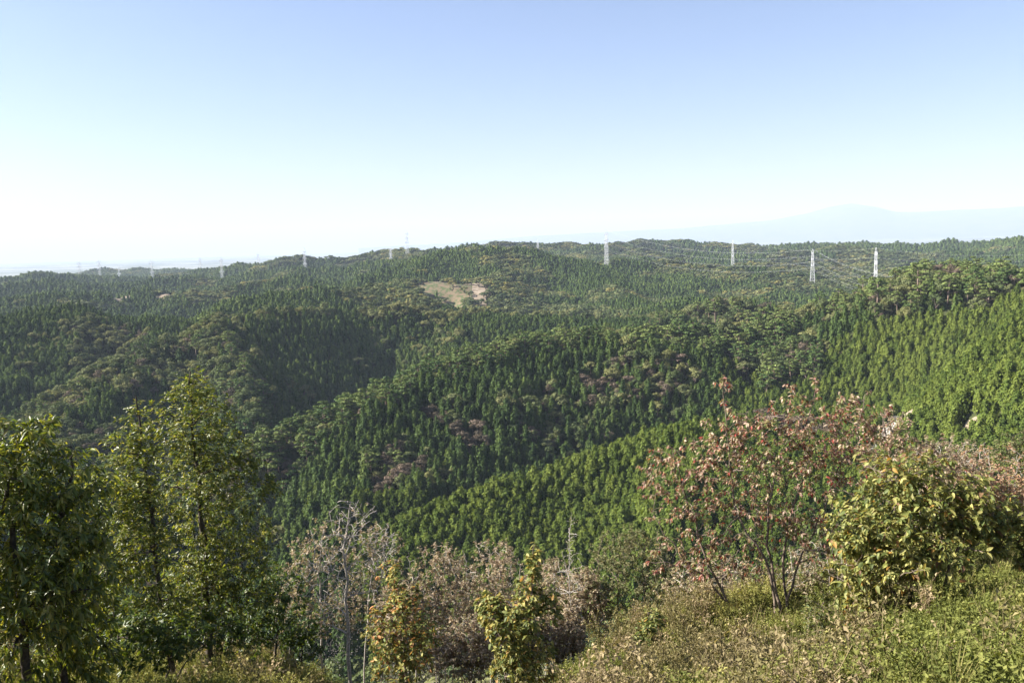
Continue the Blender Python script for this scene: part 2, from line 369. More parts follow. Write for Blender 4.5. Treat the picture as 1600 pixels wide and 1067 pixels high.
# ------------------------------------------------------------------ forest tree models (unit height 1 m, scaled per tree)
M_bark = bark_mat('forest_bark', (.06, .045, .035), (.14, .11, .085), 8)
M_pinebark = bark_mat('pine_bark', (.12, .08, .06), (.25, .19, .15), 8)
M_cypress = foliage_mat('cypress_foliage', [(0, (.038, .062, .015)), (.5, (.080, .115, .022)), (1, (.135, .170, .034))], trans=.32)
M_cedar = foliage_mat('cedar_foliage', [(0, (.038, .066, .021)), (.5, (.068, .106, .029)), (1, (.112, .152, .040))], trans=.28)
M_broad = foliage_mat('broadleaf_foliage', [(0, (.042, .065, .025)), (.4, (.090, .115, .045)), (.75, (.15, .165, .07)), (1, (.22, .195, .06))], trans=.2)
M_brown = foliage_mat('autumn_foliage', [(0, (.085, .072, .052)), (.5, (.135, .108, .078)), (1, (.185, .140, .105))], trans=.15)
M_pine = foliage_mat('pine_foliage', [(0, (.042, .078, .026)), (.5, (.080, .120, .036)), (1, (.15, .18, .055))], trans=.15)

def quads(C, U, W, cup=None):
    """leaf-like rhombus faces with centre C, half-axes U and W"""
    V = np.stack([C - U, C + W, C + U, C - W], 1)
    if cup is not None: V[:, 0] += cup; V[:, 2] += cup
    k = np.arange(len(C))[:, None] * 4
    return V.reshape(-1, 3), k + np.arange(4)[None]
def unit(a): return a / (np.linalg.norm(a, axis=-1, keepdims=True) + 1e-9)

def conifer(seed, width, nb, nq, expo, droop, base_t=.12, size=1.0):
    """crown: plumed branches in a tapering cone round an uneven core"""
    g = np.random.default_rng(seed); mb = MB()
    k = 9; ts = np.array([base_t, .28, .5, .7, .86, .985])
    th = np.arange(k) * 2 * math.pi / k
    rr = width * (1 - ts) ** expo * .62
    Vc = np.stack([np.cos(th)[None] * rr[:, None] * (1 + .25 * g.uniform(-1, 1, (len(ts), k))), np.sin(th)[None] * rr[:, None] * (1 + .25 * g.uniform(-1, 1, (len(ts), k))), np.broadcast_to(ts[:, None], (len(ts), k)) + .03 * g.uniform(-1, 1, (len(ts), k))], -1)
    i = np.arange(len(ts) - 1)[:, None] * k; j = np.arange(k)[None]; j2 = (j + 1) % k
    mb.add(Vc.reshape(-1, 3), np.stack([i + j, i + j2, i + k + j2, i + k + j], -1).reshape(-1, 4))
    t = base_t + (1 - base_t) * (np.linspace(0, .985, nb) ** 1.0); az = np.arange(nb) * 2.39996 + g.uniform(-.4, .4, nb)
    Lb = width * (1 - t) ** expo * g.uniform(.72, 1.22, nb) + .012
    s = np.linspace(.45, 1.05, nq)
    out = np.stack([np.cos(az), np.sin(az), np.zeros(nb)], -1)
    side = np.stack([-np.sin(az), np.cos(az), np.zeros(nb)], -1)
    C = out[:, None] * (Lb[:, None] * s)[..., None] + np.array([0, 0, 1.0]) * (t[:, None] + .10 * Lb[:, None] - droop * Lb[:, None] * s ** 2)[..., None]
    C = C + g.normal(0, 1, C.shape) * (.16 * Lb + .006)[:, None, None]
    sz = (.20 * Lb + .012)[:, None] * g.uniform(.7, 1.3, (nb, nq)) * size
    U = unit(out[:, None] * .55 + np.array([0, 0, -.8]) + g.normal(0, .32, C.shape)) * sz[..., None]
    W = unit(side[:, None] + g.normal(0, .38, C.shape)) * sz[..., None] * .8
    Vq, Fq = quads(C.reshape(-1, 3), U.reshape(-1, 3), W.reshape(-1, 3), (np.array([0, 0, -.25]) * sz[..., None]).reshape(-1, 3))
    mb.add(Vq, Fq)
    return mb
def lobes(g, mb, cs, rad, flat, nq, size):
    for c, r in zip(cs, rad):
        u = unit(g.normal(0, 1, (nq, 3))); u[:, 2] = np.where(u[:, 2] < -.35, -u[:, 2], u[:, 2])
        q = g.uniform(.72, 1.08, (nq, 1))
        C = c + u * q * r * np.array([1, 1, flat])
        U = unit(np.cross(u, g.normal(0, 1, (nq, 3)))) * (size * g.uniform(.6, 1.4, (nq, 1)))
        W = unit(np.cross(u + g.normal(0, .45, (nq, 3)), U)) * (size * g.uniform(.5, 1.0, (nq, 1)))
        V, F = quads(C, U, W, -u * size * .25); mb.add(V, F)
def broadleaf(seed, nl, nq, size, flat=.75, spread=.34):
    """rounded crown of leafy lobes, about as wide as tall"""
    g = np.random.default_rng(seed); mb = MB()
    a = g.uniform(0, 2 * math.pi, nl); rho = spread * np.sqrt(g.uniform(0, 1, nl))
    cs = np.stack([np.cos(a) * rho, np.sin(a) * rho, .60 + .24 * (1 - (rho / spread) ** 2) + g.uniform(-.16, .08, nl)], -1)
    lobes(g, mb, cs, g.uniform(.13, .23, nl), flat, nq, size)
    tr = MB(); tube(tr, [(0, 0, -.1), (.01, 0, .25), (0, .01, .55)], [.035, .028, .02], 5)
    for c in cs[:6]: tube(tr, [(0, 0, .28), (c[0] * .5, c[1] * .5, .45), c], [.02, .014, .006], 4)
    return mb, tr
def pine(seed, np_, nq, size):
    """red pine: bare leaning stem and flat needle pads"""
    g = np.random.default_rng(seed); mb = MB(); tr = MB()
    bx, by = g.uniform(-.06, .06, 2)
    st = np.array([(0, 0, -.1), (bx * .5, by * .5, .35), (bx, by, .7), (bx * 1.3, by * 1.2, .93)])
    tube(tr, st, [.026, .021, .014, .006], 5)
    t = np.linspace(.45, .97, np_); a = np.arange(np_) * 2.4 + g.uniform(-.5, .5, np_); rho = .26 * (1.12 - t) ** .6 * g.uniform(.6, 1.3, np_) * 1.25
    c = np.stack([bx * t + np.cos(a) * rho, by * t + np.sin(a) * rho, t + g.uniform(-.02, .04, np_)], -1)
    lobes(g, mb, c, (.10 + .09 * (1 - t)) * g.uniform(.8, 1.2, np_), .38, nq, size)
    for q, tt in zip(c, t): tube(tr, [(bx * tt, by * tt, tt - .08), (q[0] * .6, q[1] * .6, tt - .03), q], [.009, .007, .004], 3)
    return mb, tr
def conifer_trunk(h0=-.1, top=.9):
    tr = MB(); tube(tr, [(0, 0, h0), (0, 0, .3), (0, 0, top)], [.016, .012, .003], 5); return tr

KINDS_ = {}
def add_kind(key, crowns, trunks, mcrown, mtrunk):
    KINDS_[key] = [(c.mesh(key + '_crown', mcrown), t.mesh(key + '_trunk', mtrunk)) for c, t in zip(crowns, trunks)]
ct = conifer_trunk()
add_kind('cypress', [conifer(10 + s, .27, 50, 9, .38, .22, .08) for s in range(5)], [ct] * 5, M_cypress, M_bark)
add_kind('hill_cypress', [conifer(20 + s, .27, 44, 8, .36, .2, .06, 1.1) for s in range(5)], [ct] * 5, M_cedar, M_bark)
add_kind('cedar', [conifer(30 + s, .21, 46, 9, .50, .15, .08, 1.05) for s in range(5)], [ct] * 5, M_cedar, M_bark)
b = [broadleaf(50 + s, 13, 60, .040) for s in range(5)]; add_kind('broadleaf', [x[0] for x in b], [x[1] for x in b], M_broad, M_bark)
b = [broadleaf(70 + s, 12, 46, .034, .7, .36) for s in range(4)]; add_kind('autumn', [x[0] for x in b], [x[1] for x in b], M_brown, M_bark)
b = [pine(90 + s, 13, 34, .036) for s in range(5)]; add_kind('pine', [x[0] for x in b], [x[1] for x in b], M_pine, M_pinebark)
# lighter versions for the far hills
add_kind('far_conifer', [conifer(110 + s, .22, 18, 4, .46, .15, .05, 1.8) for s in range(4)], [ct] * 4, M_cedar, M_bark)
b = [broadleaf(130 + s, 7, 20, .085) for s in range(4)]; add_kind('far_broadleaf', [x[0] for x in b], [x[1] for x in b], M_broad, M_bark)

# source objects for the instanced masses (never linked into the scene)
SRC = {}
for key, lst in KINDS_.items():
    SRC[key] = []
    for c, t in lst:
        mb = MB()
        def rd(me):
            v = np.empty(len(me.vertices) * 3, dtype=np.float32); me.vertices.foreach_get('co', v); v = v.reshape(-1, 3)
            return v, [list(p.vertices) for p in me.polygons]
        v1, f1 = rd(c); v2, f2 = rd(t)
        me = mesh_np(key + '_tree', np.concatenate([v1, v2]), np.array(f1 + [[a + len(v1) for a in f] for f in f2]))
        me.materials.append(c.materials[0]); me.materials.append(t.materials[0])
        mi = np.zeros(len(me.polygons), dtype=np.int32); mi[len(f1):] = 1; me.polygons.foreach_set('material_index', mi)
        SRC[key].append(bpy.data.objects.new(key + '_source', me))

def scatter(name, sources, P, scale, rotz, tint, variant, tilt=None, **props):
    """one object whose points carry instanced copies (geometry nodes)"""
    me = bpy.data.meshes.new(name); k = len(P)
    me.vertices.add(k); me.vertices.foreach_set('co', np.ascontiguousarray(P, dtype=np.float32).ravel())
    def attr(nm, tp, val, key):
        a = me.attributes.new(nm, tp, 'POINT'); a.data.foreach_set(key, np.ascontiguousarray(val).ravel())
    scale = np.asarray(scale, dtype=np.float32)
    if scale.ndim == 1: scale = np.repeat(scale[:, None], 3, 1)
    rot = np.zeros((k, 3), dtype=np.float32); rot[:, 2] = rotz
    if tilt is not None: rot[:, :2] = tilt
    attr('scl', 'FLOAT_VECTOR', scale, 'vector'); attr('rot', 'FLOAT_VECTOR', rot, 'vector')
    attr('tint', 'FLOAT', np.asarray(tint, dtype=np.float32), 'value'); attr('variant', 'INT', np.asarray(variant, dtype=np.int32), 'value')
    o = obj(name, me, **props)
    ng = bpy.data.node_groups.new(name + '_scatter', 'GeometryNodeTree')
    ng.interface.new_socket('Geometry', in_out='INPUT', socket_type='NodeSocketGeometry'); ng.interface.new_socket('Geometry', in_out='OUTPUT', socket_type='NodeSocketGeometry')
    N = ng.nodes; L = ng.links
    gi = N.new('NodeGroupInput'); go = N.new('NodeGroupOutput'); ip = N.new('GeometryNodeInstanceOnPoints'); jn = N.new('GeometryNodeGeometryToInstance')
    for s in sources:
        oi = N.new('GeometryNodeObjectInfo'); oi.inputs['Object'].default_value = s; oi.transform_space = 'ORIGINAL'
        L.new(oi.outputs['Geometry'], jn.inputs[0])
    def na(nm, tp):
        q = N.new('GeometryNodeInputNamedAttribute'); q.data_type = tp; q.inputs[0].default_value = nm; return q.outputs[0]
    ip.inputs['Pick Instance'].default_value = True
    L.new(gi.outputs[0], ip.inputs['Points']); L.new(jn.outputs[0], ip.inputs['Instance'])
    L.new(na('variant', 'INT'), ip.inputs['Instance Index']); L.new(na('rot', 'FLOAT_VECTOR'), ip.inputs['Rotation']); L.new(na('scl', 'FLOAT_VECTOR'), ip.inputs['Scale'])
    L.new(ip.outputs[0], go.inputs[0])
    md = o.modifiers.new('scatter', 'NODES'); md.node_group = ng
    return o

# ------------------------------------------------------------------ where the trees stand
g = np.random.default_rng(7)
TX, TY = [], []
r = 150.0
while r < 4700:
    s = np.interp(r, [150, 450, 900, 1500, 2400, 4700], [3.1, 3.5, 4.5, 5.8, 9.0, 15.0])
    half = np.interp(r, [75, 300, 2000], [38, 35, 33]); k = int(2 * R(half) * r / s)
    a = np.radians(np.linspace(-half, half, k)) + g.uniform(-.42, .42, k) * s / r; q = r + g.uniform(-.42, .42, k) * s
    TX.append(np.sin(a) * q); TY.append(np.cos(a) * q); r += s
TX = np.concatenate(TX); TY = np.concatenate(TY); TR = np.hypot(TX, TY); TZ = gz(TX, TY)
# leave out what the hills hide: running skyline of the ground along each bearing
slope = (GZ[:, f0:f0 + len(az_f)] + np.where(RR[:, f0:f0 + len(az_f)] > 60, 5, 1)) / RR[:, f0:f0 + len(az_f)]
slope[RR[:, f0:f0 + len(az_f)] < 11] = -9
sky_ = np.maximum.accumulate(slope, 0)
ui = np.clip(((np.log(TR) - lr[0]) / dlr).astype(int) - 1, 0, nr - 1); vi = np.clip(np.rint((np.degrees(np.arctan2(TX, TY)) - az_f[0]) / daz).astype(int), 0, len(az_f) - 1)
vis = (TZ + 21) / TR > sky_[ui, vi] - .002
PX, PY = proj(TX, TY, TZ + 8)
vis &= (PX > -90) & (PX < 1690) & (PY < 1090)

def dist_line(x, y, pts):
    best = np.full(x.shape, 1e9)
    for a, b in zip(pts[:-1], pts[1:]):
        d = b[:2] - a[:2]; t = np.clip(((x - a[0]) * d[0] + (y - a[1]) * d[1]) / (d @ d), 0, 1)
        best = np.minimum(best, np.hypot(x - a[0] - t * d[0], y - a[1] - t * d[1]))
    return best
def spot(px, py, d, rx, ry):
    """1 inside a patch of ground round the place seen there (rx across the view, ry along it, metres)"""
    c = at(px, py, d); a = math.atan2(c.x, c.y)
    u = (TX - c.x) * math.cos(a) - (TY - c.y) * math.sin(a); v = (TX - c.x) * math.sin(a) + (TY - c.y) * math.cos(a)
    wob = 1 + .45 * (fbm(TX / 14, TY / 14, 21, 3) - .5) * 2
    return (u / rx) ** 2 + (v / ry) ** 2 < wob ** 2
n1 = fbm(TX / 60, TY / 60, 41, 4); n2 = fbm(TX / 18, TY / 18, 43, 3); n3 = fbm(TX / 230, TY / 230, 47, 3)
kind = np.where(TR > 980, 5, 1)                       # 0 cypress 1 cedar 2 broadleaf 3 autumn 4 pine 5 far conifer 6 far broadleaf
kind[(kind == 1) & (TR > 560) & (n3 + .3 * (n1 - .5) > .44)] = 7
azd = np.degrees(np.arctan2(TX, TY))
near_plant = (dist_line(TX, TY, crest_xy['front_spur']) < 400) & (TR < 405 + 0 * TX) & (azd > -12)
near_plant |= (azd > 13) & (TR < 560)
near_plant &= ~((azd > 2) & (azd < 14) & (TR > 385))
kind[near_plant] = 0
def mixk(mask, kd, p): kind[mask & (g.uniform(0, 1, TX.shape) < p)] = kd
dp = dist_line(TX, TY, crest_xy['pine_ridge']) + 26 * (n2 - .5)
pr = (dp < 32) & (TR > 440); mixk(pr, 2, .95); mixk(pr, 4, .60); mixk(pr, 3, .08)
pr2 = (dp < 72) & (dp >= 32) & (n1 > .6) & (TR > 425); mixk(pr2, 2, .6); mixk(pr2, 4, .3); mixk(pr2, 3, .1)
for p_, wd in (('pale_spur', 20), ('left_spur', 20)):
    q = (dist_line(TX, TY, crest_xy[p_]) + 34 * (n2 - .5)) < wd; mixk(q, 2, .85); mixk(q, 4, .18); mixk(q, 3, .06)
q = (dist_line(TX, TY, crest_xy['dark_ridge']) + 12 * (n2 - .5)) < 9; mixk(q, 2, .8)
q = (dist_line(TX, TY, crest_xy['right_ridge'][14:]) + 26 * (n2 - .5)) < 40; mixk(q, 2, .8); mixk(q, 4, .35); mixk(q, 3, .1)
q = (dist_line(TX, TY, crest_xy['knoll']) + 20 * (n2 - .5)) < 24; mixk(q, 2, .85); mixk(q, 3, .1)
for s_ in ((1090,500,620,60,45),(1220,510,560,26,30),(1060,490,720,55,60),(1500,440,600,60,40),(1440,440,640,45,35),(1400,470,600,25,25)):
    q = spot(*s_); mixk(q, 2, .85); mixk(q, 4, .3); mixk(q, 3, .08)
for s_ in ((720,640,468,14,18),(740,700,410,10,12),(670,700,430,14,14),(620,700,440,12,12),(600,720,420,9,9),(860,610,485,30,25),(1000,560,520,40,20)):
    q = spot(*s_); mixk(q, 2, .6); mixk(q, 3, .2)
for s_ in ((670,615,480,7,8),(716,648,462,7,8),(592,720,415,6,7),(745,655,455,6,6),(1250,590,400,20,10),(1200,592,402,8,8),(1290,596,395,8,7),(925,570,520,10,8),(1470,445,630,14,9),(620,690,430,5,5),(705,590,515,9,8)):
    kind[spot(*s_)] = 3
for s_ in ((130,640,560,48,40),(200,690,470,60,45),(90,690,440,50,50),(250,560,690,50,30),(60,600,640,35,30),(170,520,860,35,45),(230,545,800,70,28)):
    q = spot(*s_); mixk(q, 2, .85); mixk(q, 3, .1)
for s_ in ((150,515,850,22,40),): kind[spot(*s_)] = 2
far = TR > 980
q = far & ((n3 + .55 * (n1 - .5)) > .575); mixk(q, 6, .95)
q = far & (n2 > .7); mixk(q, 6, .2)
q = ((kind == 1) | (kind == 7)) & (n1 > .68); mixk(q, 2, .35)
q = (TR < 240) & (azd < 8); mixk(q, 2, .8)
q = (TR < 170) & (azd >= 8) & (azd < 24); mixk(q, 2, .5)
# cleared ground: the felled slope, two bare cuts, the forest road
clear = spot(705,437,1210,54,100) & (PX > 600)
clear |= spot(748,455,1160,20,60) | spot(672,455,1170,16,16)
clear |= spot(182,458,1500,22,40) | spot(262,462,1480,18,18)
ROAD = [(1425,572,425),(1408,582,412),(1394,594,400),(1390,606,390),(1376,622,372),(1362,632,362),(1340,640,355)]
road_xy = np.array([at(*q) for q in ROAD])
clear |= dist_line(TX, TY, road_xy) < 2.6
clear |= spot(1394,601,377,5.5,25) | spot(1368,632,352,3.5,13) | spot(1418,585,395,6,8) | spot(1515,598,345,4,4)
clear &= (g.uniform(0, 1, TX.shape) > .05) | (TR < 900)
keep = vis & ~clear & (g.uniform(0, 1, TX.shape) > .04) & ~((kind == 2) & (g.uniform(0, 1, TX.shape) < np.where(TR < 980, .55, 0))) & ~((kind == 3) & (g.uniform(0, 1, TX.shape) < .5)) & ~((kind == 4) & (g.uniform(0, 1, TX.shape) < .45))
idx = np.where(keep)[0]
X = TX[idx]; Y = TY[idx]; Z = TZ[idx]; K = kind[idx]; RG = TR[idx]; N1 = n1[idx]; N3 = n3[idx]; AZd = azd[idx]
m = len(idx)
H = np.select([K == 7, K == 0, K == 1, K == 2, K == 3, K == 4, K == 5, K == 6], [g.normal(9.0, 1.1, m), g.normal(7.8, 1.0, m), np.interp(RG, [480, 640], [11.8, 9.6]) * g.normal(1, .17, m), g.normal(10, 1.8, m), g.normal(9, 1.6, m), g.normal(14, 1.8, m), g.normal(11.5, 1.6, m), g.normal(10, 1.6, m)])
H = np.clip(H, 5, 21) * np.where(K == 0, .85 + .3 * N1, 1) * np.where(RG > 1500, np.interp(RG, [1500, 2400, 4700], [1, 1.12, 1.3]), 1)
WD = np.select([K == 7, K == 0, K == 1, K == 2, K == 3, K == 4], [g.normal(1.05, .12, m), g.normal(1.0, .12, m), np.interp(RG, [480, 640], [.95, 1.1]) * g.normal(1.0, .12, m), g.normal(1.05, .15, m), g.normal(1.05, .15, m), g.normal(1.1, .15, m)], np.interp(RG, [980, 1500, 2400, 4700], [1.35, 1.8, 2.4, 3.2]))
WD = np.clip(WD, .7, 4)
TINT = np.clip(.5 + .9 * (N1 - .5) + .26 * g.normal(0, 1, m), 0, 1)
TINT = np.where(K == 0, np.clip(.48 + .7 * (N1 - .5) + .24 * g.normal(0, 1, m) + .14 * sstep(14, 24, AZd), 0, 1), TINT)
TINT = np.where((K == 2) & (AZd < -9), np.clip(TINT - .08, 0, 1), TINT)
TINT = np.where((K == 2) | (K == 4), np.clip(TINT + .16, .2, .82), TINT)
TINT = np.where((K == 0), np.clip(TINT + .10, 0, 1), TINT)
TINT = np.where((K == 6), np.clip(TINT - .05, 0, 1), TINT)
ROT = g.uniform(0, 2 * math.pi, m); VAR = g.integers(0, 1000, m)
print('trees', m, [(k, int((K == k).sum())) for k in range(7)])
SX, SY = proj(X, Y, Z + H * .7); SPX = H * FPX / RG
inframe = (SX > -10) & (SX < 1610) & (SY > 0) & (SY < 1000)
# the 300 that show largest of each kind are trees of their own
single = np.zeros(m, dtype=bool)
# hide what the brush in front covers from the pick: tree tops below the shrub line do not show
shrubline = np.interp(SX, [0, 180, 440, 560, 860, 1000, 1020, 1400, 1420, 1600], [640, 700, 800, 830, 850, 800, 690, 650, 700, 690])
seen = inframe & (SY < shrubline)
def pick(mask, k):
    c = np.where(mask & seen)[0]; c = c[np.argsort(-SPX[c])][:k]; single[c] = True; return c
def plant_single(c, key, name, label, cat, group):
    vs = KINDS_[key]
    for i in c:
        cr, tr = vs[VAR[i] % len(vs)]
        e = bpy.data.objects.new(name, None); COL.objects.link(e)
        e.location = (X[i], Y[i], Z[i] - .3); e.rotation_euler = (0, 0, ROT[i]); s = H[i]; e.scale = (s * WD[i], s * WD[i], s)
        e['label'] = label(i) if callable(label) else label; e['category'] = cat; e['group'] = group; e.empty_display_size = .1
        for nm, me in (('trunk', tr), ('crown', cr)):
            o = bpy.data.objects.new(nm, me); COL.objects.link(o); o.parent = e; o['tint'] = float(TINT[i])
            if nm == 'crown': o['kind'] = 'stuff'
def tone(i): return 'pale' if TINT[i] > .64 else ('dark' if TINT[i] < .36 else 'mid-green')
def size(i): return 'tall' if H[i] > 1.06 * np.median(H[K == K[i]]) else ('short' if H[i] < .94 * np.median(H[K == K[i]]) else 'middling')
def lab_cyp(i):
    if AZd[i] > 14: w_ = 'above the forest road' if SY[i] < 590 else ('left of the forest road' if SX[i] < 1390 else 'on the bright slope right of the forest road')
    else: w_ = 'behind the leafless grey tree' if SX[i] < 620 else ('behind the brown shrubs on the front spur' if SX[i] < 860 else ('behind the olive shrub on the front spur' if SX[i] < 1030 else 'behind the red tree on the front spur'))
    return '%s %s cypress %s' % (size(i), tone(i), w_)
plant_single(pick(K == 0, 300), 'cypress', 'cypress_tree', lab_cyp, 'tree', 'nearest cypresses of the plantation')
def lab_ced(i):
    w_ = 'in the valley behind the tallest evergreen' if SX[i] < 520 else ('low on the pine ridge flank behind the leafless tree' if SX[i] < 680 else ('on the pine ridge flank above the brown shrubs' if SX[i] < 900 else 'on the pine ridge flank left of the red tree'))
    return '%s %s pointed cedar %s' % (size(i), tone(i), w_)
plant_single(pick((K == 1) & (SX > 400) & (RG < 520), 300), 'cedar', 'cedar_tree', lab_ced, 'tree', 'cedars on the flank of the pine ridge')
def where_(i):
    if SX[i] < 200: return 'on the shaded hillside at the left edge'
    if SX[i] < 420: return 'on the pale spur behind the evergreen trees'
    if SX[i] < 700: return 'on the lower left end of the middle ridge'
    if SX[i] < 950: return 'on the middle of the pine ridge'
    if SX[i] < 1180: return 'at the upper right end of the pine ridge'
    return 'above the red tree on the right slope' if SY[i] > 520 else 'on the hilltop at the right'
plant_single(pick((K == 2) & (RG < 980), 300), 'broadleaf', 'broadleaf_tree', lambda i: '%s %s rounded broadleaf tree %s' % (size(i), 'pale olive' if TINT[i] > .55 else 'dark olive', where_(i)), 'tree', 'broadleaf trees on the ridges')
plant_single(pick((K == 3) & (RG < 980), 120), 'autumn', 'autumn_tree', lambda i: '%s %s autumn tree %s' % (size(i), 'pale brown' if TINT[i] > .5 else 'dark brown', where_(i)), 'tree', 'autumn brown trees')
plant_single(pick((K == 4) & (RG < 980), 220), 'pine', 'pine_tree', lambda i: '%s %s flat-topped pine %s' % (size(i), tone(i), where_(i)), 'tree', 'pines on the ridges')
def mass(mask, key, name, label):
    c = np.where(mask & ~single)[0]
    if not len(c): return
    P = np.stack([X[c], Y[c], Z[c] - .4], -1); S = np.stack([H[c] * WD[c], H[c] * WD[c], H[c]], -1)
    scatter(name, SRC[key], P, S, ROT[c], TINT[c], VAR[c] % len(SRC[key]), kind='stuff', label=label)
mass(K == 0, 'cypress', 'cypress_forest', 'dense green cypress plantation covering the near slopes')
mass(K == 1, 'cedar', 'cedar_forest', 'dark cedar forest covering the middle hills')
mass(K == 7, 'hill_cypress', 'hill_cypress_forest', 'rounded dark cypress forest covering the shaded hills behind the pine ridge')
mass((K == 2), 'broadleaf', 'broadleaf_forest', 'olive broadleaf woods along the ridges')
mass((K == 3), 'autumn', 'autumn_forest', 'brown autumn trees scattered in the woods')
mass((K == 4), 'pine', 'pine_forest', 'pines along the ridge crests')
mass(K == 5, 'far_conifer', 'distant_conifer_forest', 'blue-green conifer forest on the distant hills')
mass(K == 6, 'far_broadleaf', 'distant_broadleaf_forest', 'grey-green broadleaf woods on the distant hills')

# haze: the air of the valley
hb = MB(); hx, hy0, hy1, hz0, hz1 = 46000, -46000, 48000, -420, 1120
hb.add([(-hx, hy0, hz0), (hx, hy0, hz0), (hx, hy1, hz0), (-hx, hy1, hz0), (-hx, hy0, hz1), (hx, hy0, hz1), (hx, hy1, hz1), (-hx, hy1, hz1)],
       [(3, 2, 1, 0), (4, 5, 6, 7), (0, 1, 5, 4), (1, 2, 6, 5), (2, 3, 7, 6), (3, 0, 4, 7)])
hm = bpy.data.materials.new('haze'); hm.use_nodes = True; hn = hm.node_tree.nodes; hn.remove(hn['Principled BSDF'])
pv = hn.new('ShaderNodeVolumePrincipled'); pv.inputs['Color'].default_value = (.68, .81, 1.0, 1); pv.inputs['Density'].default_value = 5.3e-5
pv.inputs['Density Attribute'].default_value = ''; pv.inputs['Anisotropy'].default_value = 0
hm.node_tree.links.new(pv.outputs[0], hn['Material Output'].inputs['Volume'])
obj('haze', hb.mesh('haze', hm), kind='stuff', label='pale blue haze over the hills and plain')
# ------------------------------------------------------------------ cleared ground and the forest road
M_soil = noise_mat('bare_soil', [(.3, (.14, .11, .075)), (.5, (.24, .19, .135)), (.7, (.34, .285, .215))], .12, detail=8)
M_cut = noise_mat('felled_slope', [(.30, (.17, .125, .08)), (.47, (.14, .11, .065)), (.55, (.075, .085, .035)), (.62, (.06, .085, .032)), (.75, (.14, .12, .065))], .16, detail=9)
M_road = noise_mat('gravel_road', [(.3, (.24, .22, .19)), (.7, (.36, .34, .30))], .6, detail=8)
def drape(name, cx, cy, rot, rx, ry, mat, label, lift=.5, seed=0, n=26):
    """a patch of open ground laid on the terrain, uneven in outline"""
    mb = MB(); a = np.linspace(0, 2 * math.pi, 48, endpoint=False); t = np.linspace(0, 1, n)[1:]
    wob = .75 + .5 * fbm(np.cos(a) * 1.6 + 5, np.sin(a) * 1.6 + 5, seed, 3)
    Rr = t[:, None] * wob[None]
    u = Rr * np.cos(a) * rx; v = Rr * np.sin(a) * ry
    x = cx + u * math.cos(rot) + v * math.sin(rot); y = cy - u * math.sin(rot) + v * math.cos(rot)
    z = gz(x, y) + lift
    V = np.concatenate([np.stack([x, y, z], -1).reshape(-1, 3), [[cx, cy, float(gz(cx, cy)) + lift]]])
    k = len(a); i = np.arange(n - 2)[:, None] * k; j = np.arange(k)[None]; j2 = (j + 1) % k
    mb.add(V, np.stack([i + j, i + j2, i + k + j2, i + k + j], -1).reshape(-1, 4))
    mb.f3.append(np.stack([np.full(k, len(V) - 1), np.arange(k), (np.arange(k) + 1) % k], -1))
    return obj(name, mb.mesh(name, mat, True), kind='structure', label=label)
def drape_px(name, px, py, d, rx, ry, mat, label, **kw):
    c = at(px, py, d); drape(name, c.x, c.y, math.atan2(c.x, c.y), rx, ry, mat, label, **kw)
drape_px('felled_clearing', 705, 437, 1210, 58, 102, M_cut, 'green and tan felled clearing on the middle hill', lift=.6, seed=3)
drape_px('logging_track', 748, 450, 1180, 10, 88, M_soil, 'pale logging track down the edge of the clearing', lift=1.0, seed=5)
drape_px('cut_bank', 712, 430, 1250, 30, 14, M_soil, 'bare tan cut bank across the top of the clearing', lift=1.0, seed=6)
drape_px('soil_patch', 676, 455, 1150, 22, 22, M_soil, 'tan bare soil at the foot of the clearing', lift=1.0, seed=7)
drape_px('quarry_cut', 182, 458, 1500, 22, 44, M_soil, 'grey-tan bare cut on the distant left hills', lift=1, seed=8)
drape_px('landslip', 262, 462, 1480, 17, 16, M_soil, 'small pale landslip on the distant left hills', lift=1, seed=9)
drape_px('road_bank', 1416, 586, 397, 7, 12, M_soil, 'tan bare bank beside the forest road', lift=.5, seed=10)
drape_px('soil_scar', 1515, 600, 345, 3, 3, M_soil, 'small tan scar on the bright green slope', lift=.4, seed=12)
mb = MB(); rp = np.array([at(*q)[:2] for q in ROAD]); tt = np.linspace(0, len(rp) - 1, 60)
cx = np.interp(tt, range(len(rp)), rp[:, 0]); cy = np.interp(tt, range(len(rp)), rp[:, 1])
dx, dy = np.gradient(cx), np.gradient(cy); ln_ = np.hypot(dx, dy)
rows = []
for s_ in (-2.4, -1.2, 0, 1.2, 2.4):
    x = cx - dy / ln_ * s_; y = cy + dx / ln_ * s_; rows.append(np.stack([x, y, np.maximum(gz(x, y), gz(cx, cy)) + .7], -1))
W = np.stack(rows, 1); b_ = 5; i = np.arange(59)[:, None] * b_; j = np.arange(4)[None]
mb.add(W.reshape(-1, 3), np.stack([i + j, i + j + 1, i + b_ + j + 1, i + b_ + j], -1).reshape(-1, 4))
obj('road', mb.mesh('road', M_road, True), kind='structure', label='pale gravel forest road winding between the cypress slopes')

